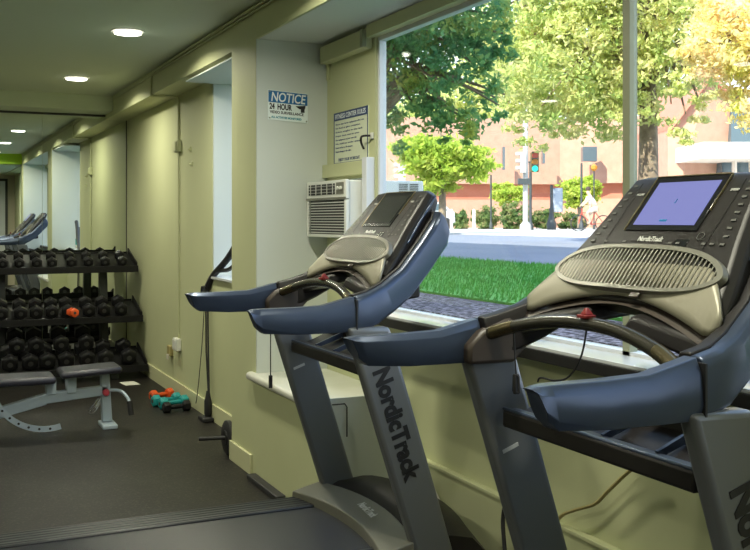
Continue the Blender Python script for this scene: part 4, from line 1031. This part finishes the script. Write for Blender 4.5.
MB().tube([bp(-.46, -.25, 1.0), bp(-.40, 0, 1.0), bp(-.46, .25, 1.0)], .016, 6).build('handlebar', M['poledark'], t)
MB().tube([bp(.08, 0, .88), bp(.30, 0, .90)], [.04, .08], 8).build('saddle', M['black'], t)
t = thing('person', 'person in pale shirt and tan shorts riding the bicycle', 'person', tuple(bp(.1, 0, .9)))
nodes = [(bp(.16, 0, 1.0), .13), (bp(.06, 0, 1.2), .14), (bp(-.04, 0, 1.42), .15), (bp(-.08, 0, 1.54), .07), (bp(-.12, 0, 1.62), .09), (bp(-.13, 0, 1.74), .10),
         (bp(-.06, -.19, 1.45), .065), (bp(-.22, -.24, 1.24), .045), (bp(-.42, -.22, 1.05), .035), (bp(-.06, .19, 1.45), .065), (bp(-.22, .24, 1.24), .045), (bp(-.42, .22, 1.05), .035),
         (bp(.12, -.11, .95), .10), (bp(-.20, -.13, .78), .075), (bp(-.06, -.12, .42), .05), (bp(-.16, -.12, .30), .04), (bp(.12, .11, .95), .10), (bp(-.16, .13, .62), .075), (bp(.06, .12, .30), .05), (bp(-.04, .12, .18), .04)]
edges_ = [(0, 1), (1, 2), (2, 3), (3, 4), (4, 5), (2, 6), (6, 7), (7, 8), (2, 9), (9, 10), (10, 11), (0, 12), (12, 13), (13, 14), (14, 15), (0, 16), (16, 17), (17, 18), (18, 19)]
skin_body('body', M['skin'], t, nodes, edges_)
sh = [(nodes[0][0] + Vector((0, 0, .02)), .15), (nodes[1][0], .165), (nodes[2][0], .17), (nodes[6][0], .085), (nodes[6][0].lerp(nodes[7][0], .6), .065), (nodes[9][0], .085), (nodes[9][0].lerp(nodes[10][0], .6), .065)]
skin_body('shirt', M['shirt'], t, sh, [(0, 1), (1, 2), (2, 3), (3, 4), (2, 5), (5, 6)])
so_ = [(nodes[0][0], .15), (nodes[12][0], .125), (nodes[12][0].lerp(nodes[13][0], .8), .10), (nodes[16][0], .125), (nodes[16][0].lerp(nodes[17][0], .8), .10)]
skin_body('shorts', M['shorts'], t, so_, [(0, 1), (1, 2), (0, 3), (3, 4)])
MB().lathe([(.0, .13), (.08, .11), (.115, .03), (.10, -.03)], tuple(bp(-.12, 0, 1.76)), n=12).build('hair', M['hair'], t, smooth=True)

# ------------------------------------------------------------------ sun and sky
sun = bpy.data.lights.new('sun', 'SUN'); sun.energy = 9.0; sun.angle = .01; sun.color = (1.0, .93, .80)
so = bpy.data.objects.new('sun', sun); COL.objects.link(so)
dv = Vector((.70, .38, -.66)); so.rotation_euler = dv.to_track_quat('-Z', 'Y').to_euler(); so.location = (0, 0, 20)
wd = bpy.data.worlds.new('sky'); SC.world = wd; wd.use_nodes = True; nt = wd.node_tree; bg = nt.nodes['Background']
tc = nt.nodes.new('ShaderNodeTexCoord'); sp = nt.nodes.new('ShaderNodeSeparateXYZ'); rp = nt.nodes.new('ShaderNodeValToRGB')
rp.color_ramp.elements[0].position = 0.0; rp.color_ramp.elements[0].color = (.92, .95, 1.0, 1)
rp.color_ramp.elements[1].position = .6; rp.color_ramp.elements[1].color = (.42, .62, 1.0, 1)
nt.links.new(tc.outputs['Generated'], sp.inputs[0]); nt.links.new(sp.outputs['Z'], rp.inputs['Fac']); nt.links.new(rp.outputs['Color'], bg.inputs['Color'])
bg.inputs['Strength'].default_value = 2.5
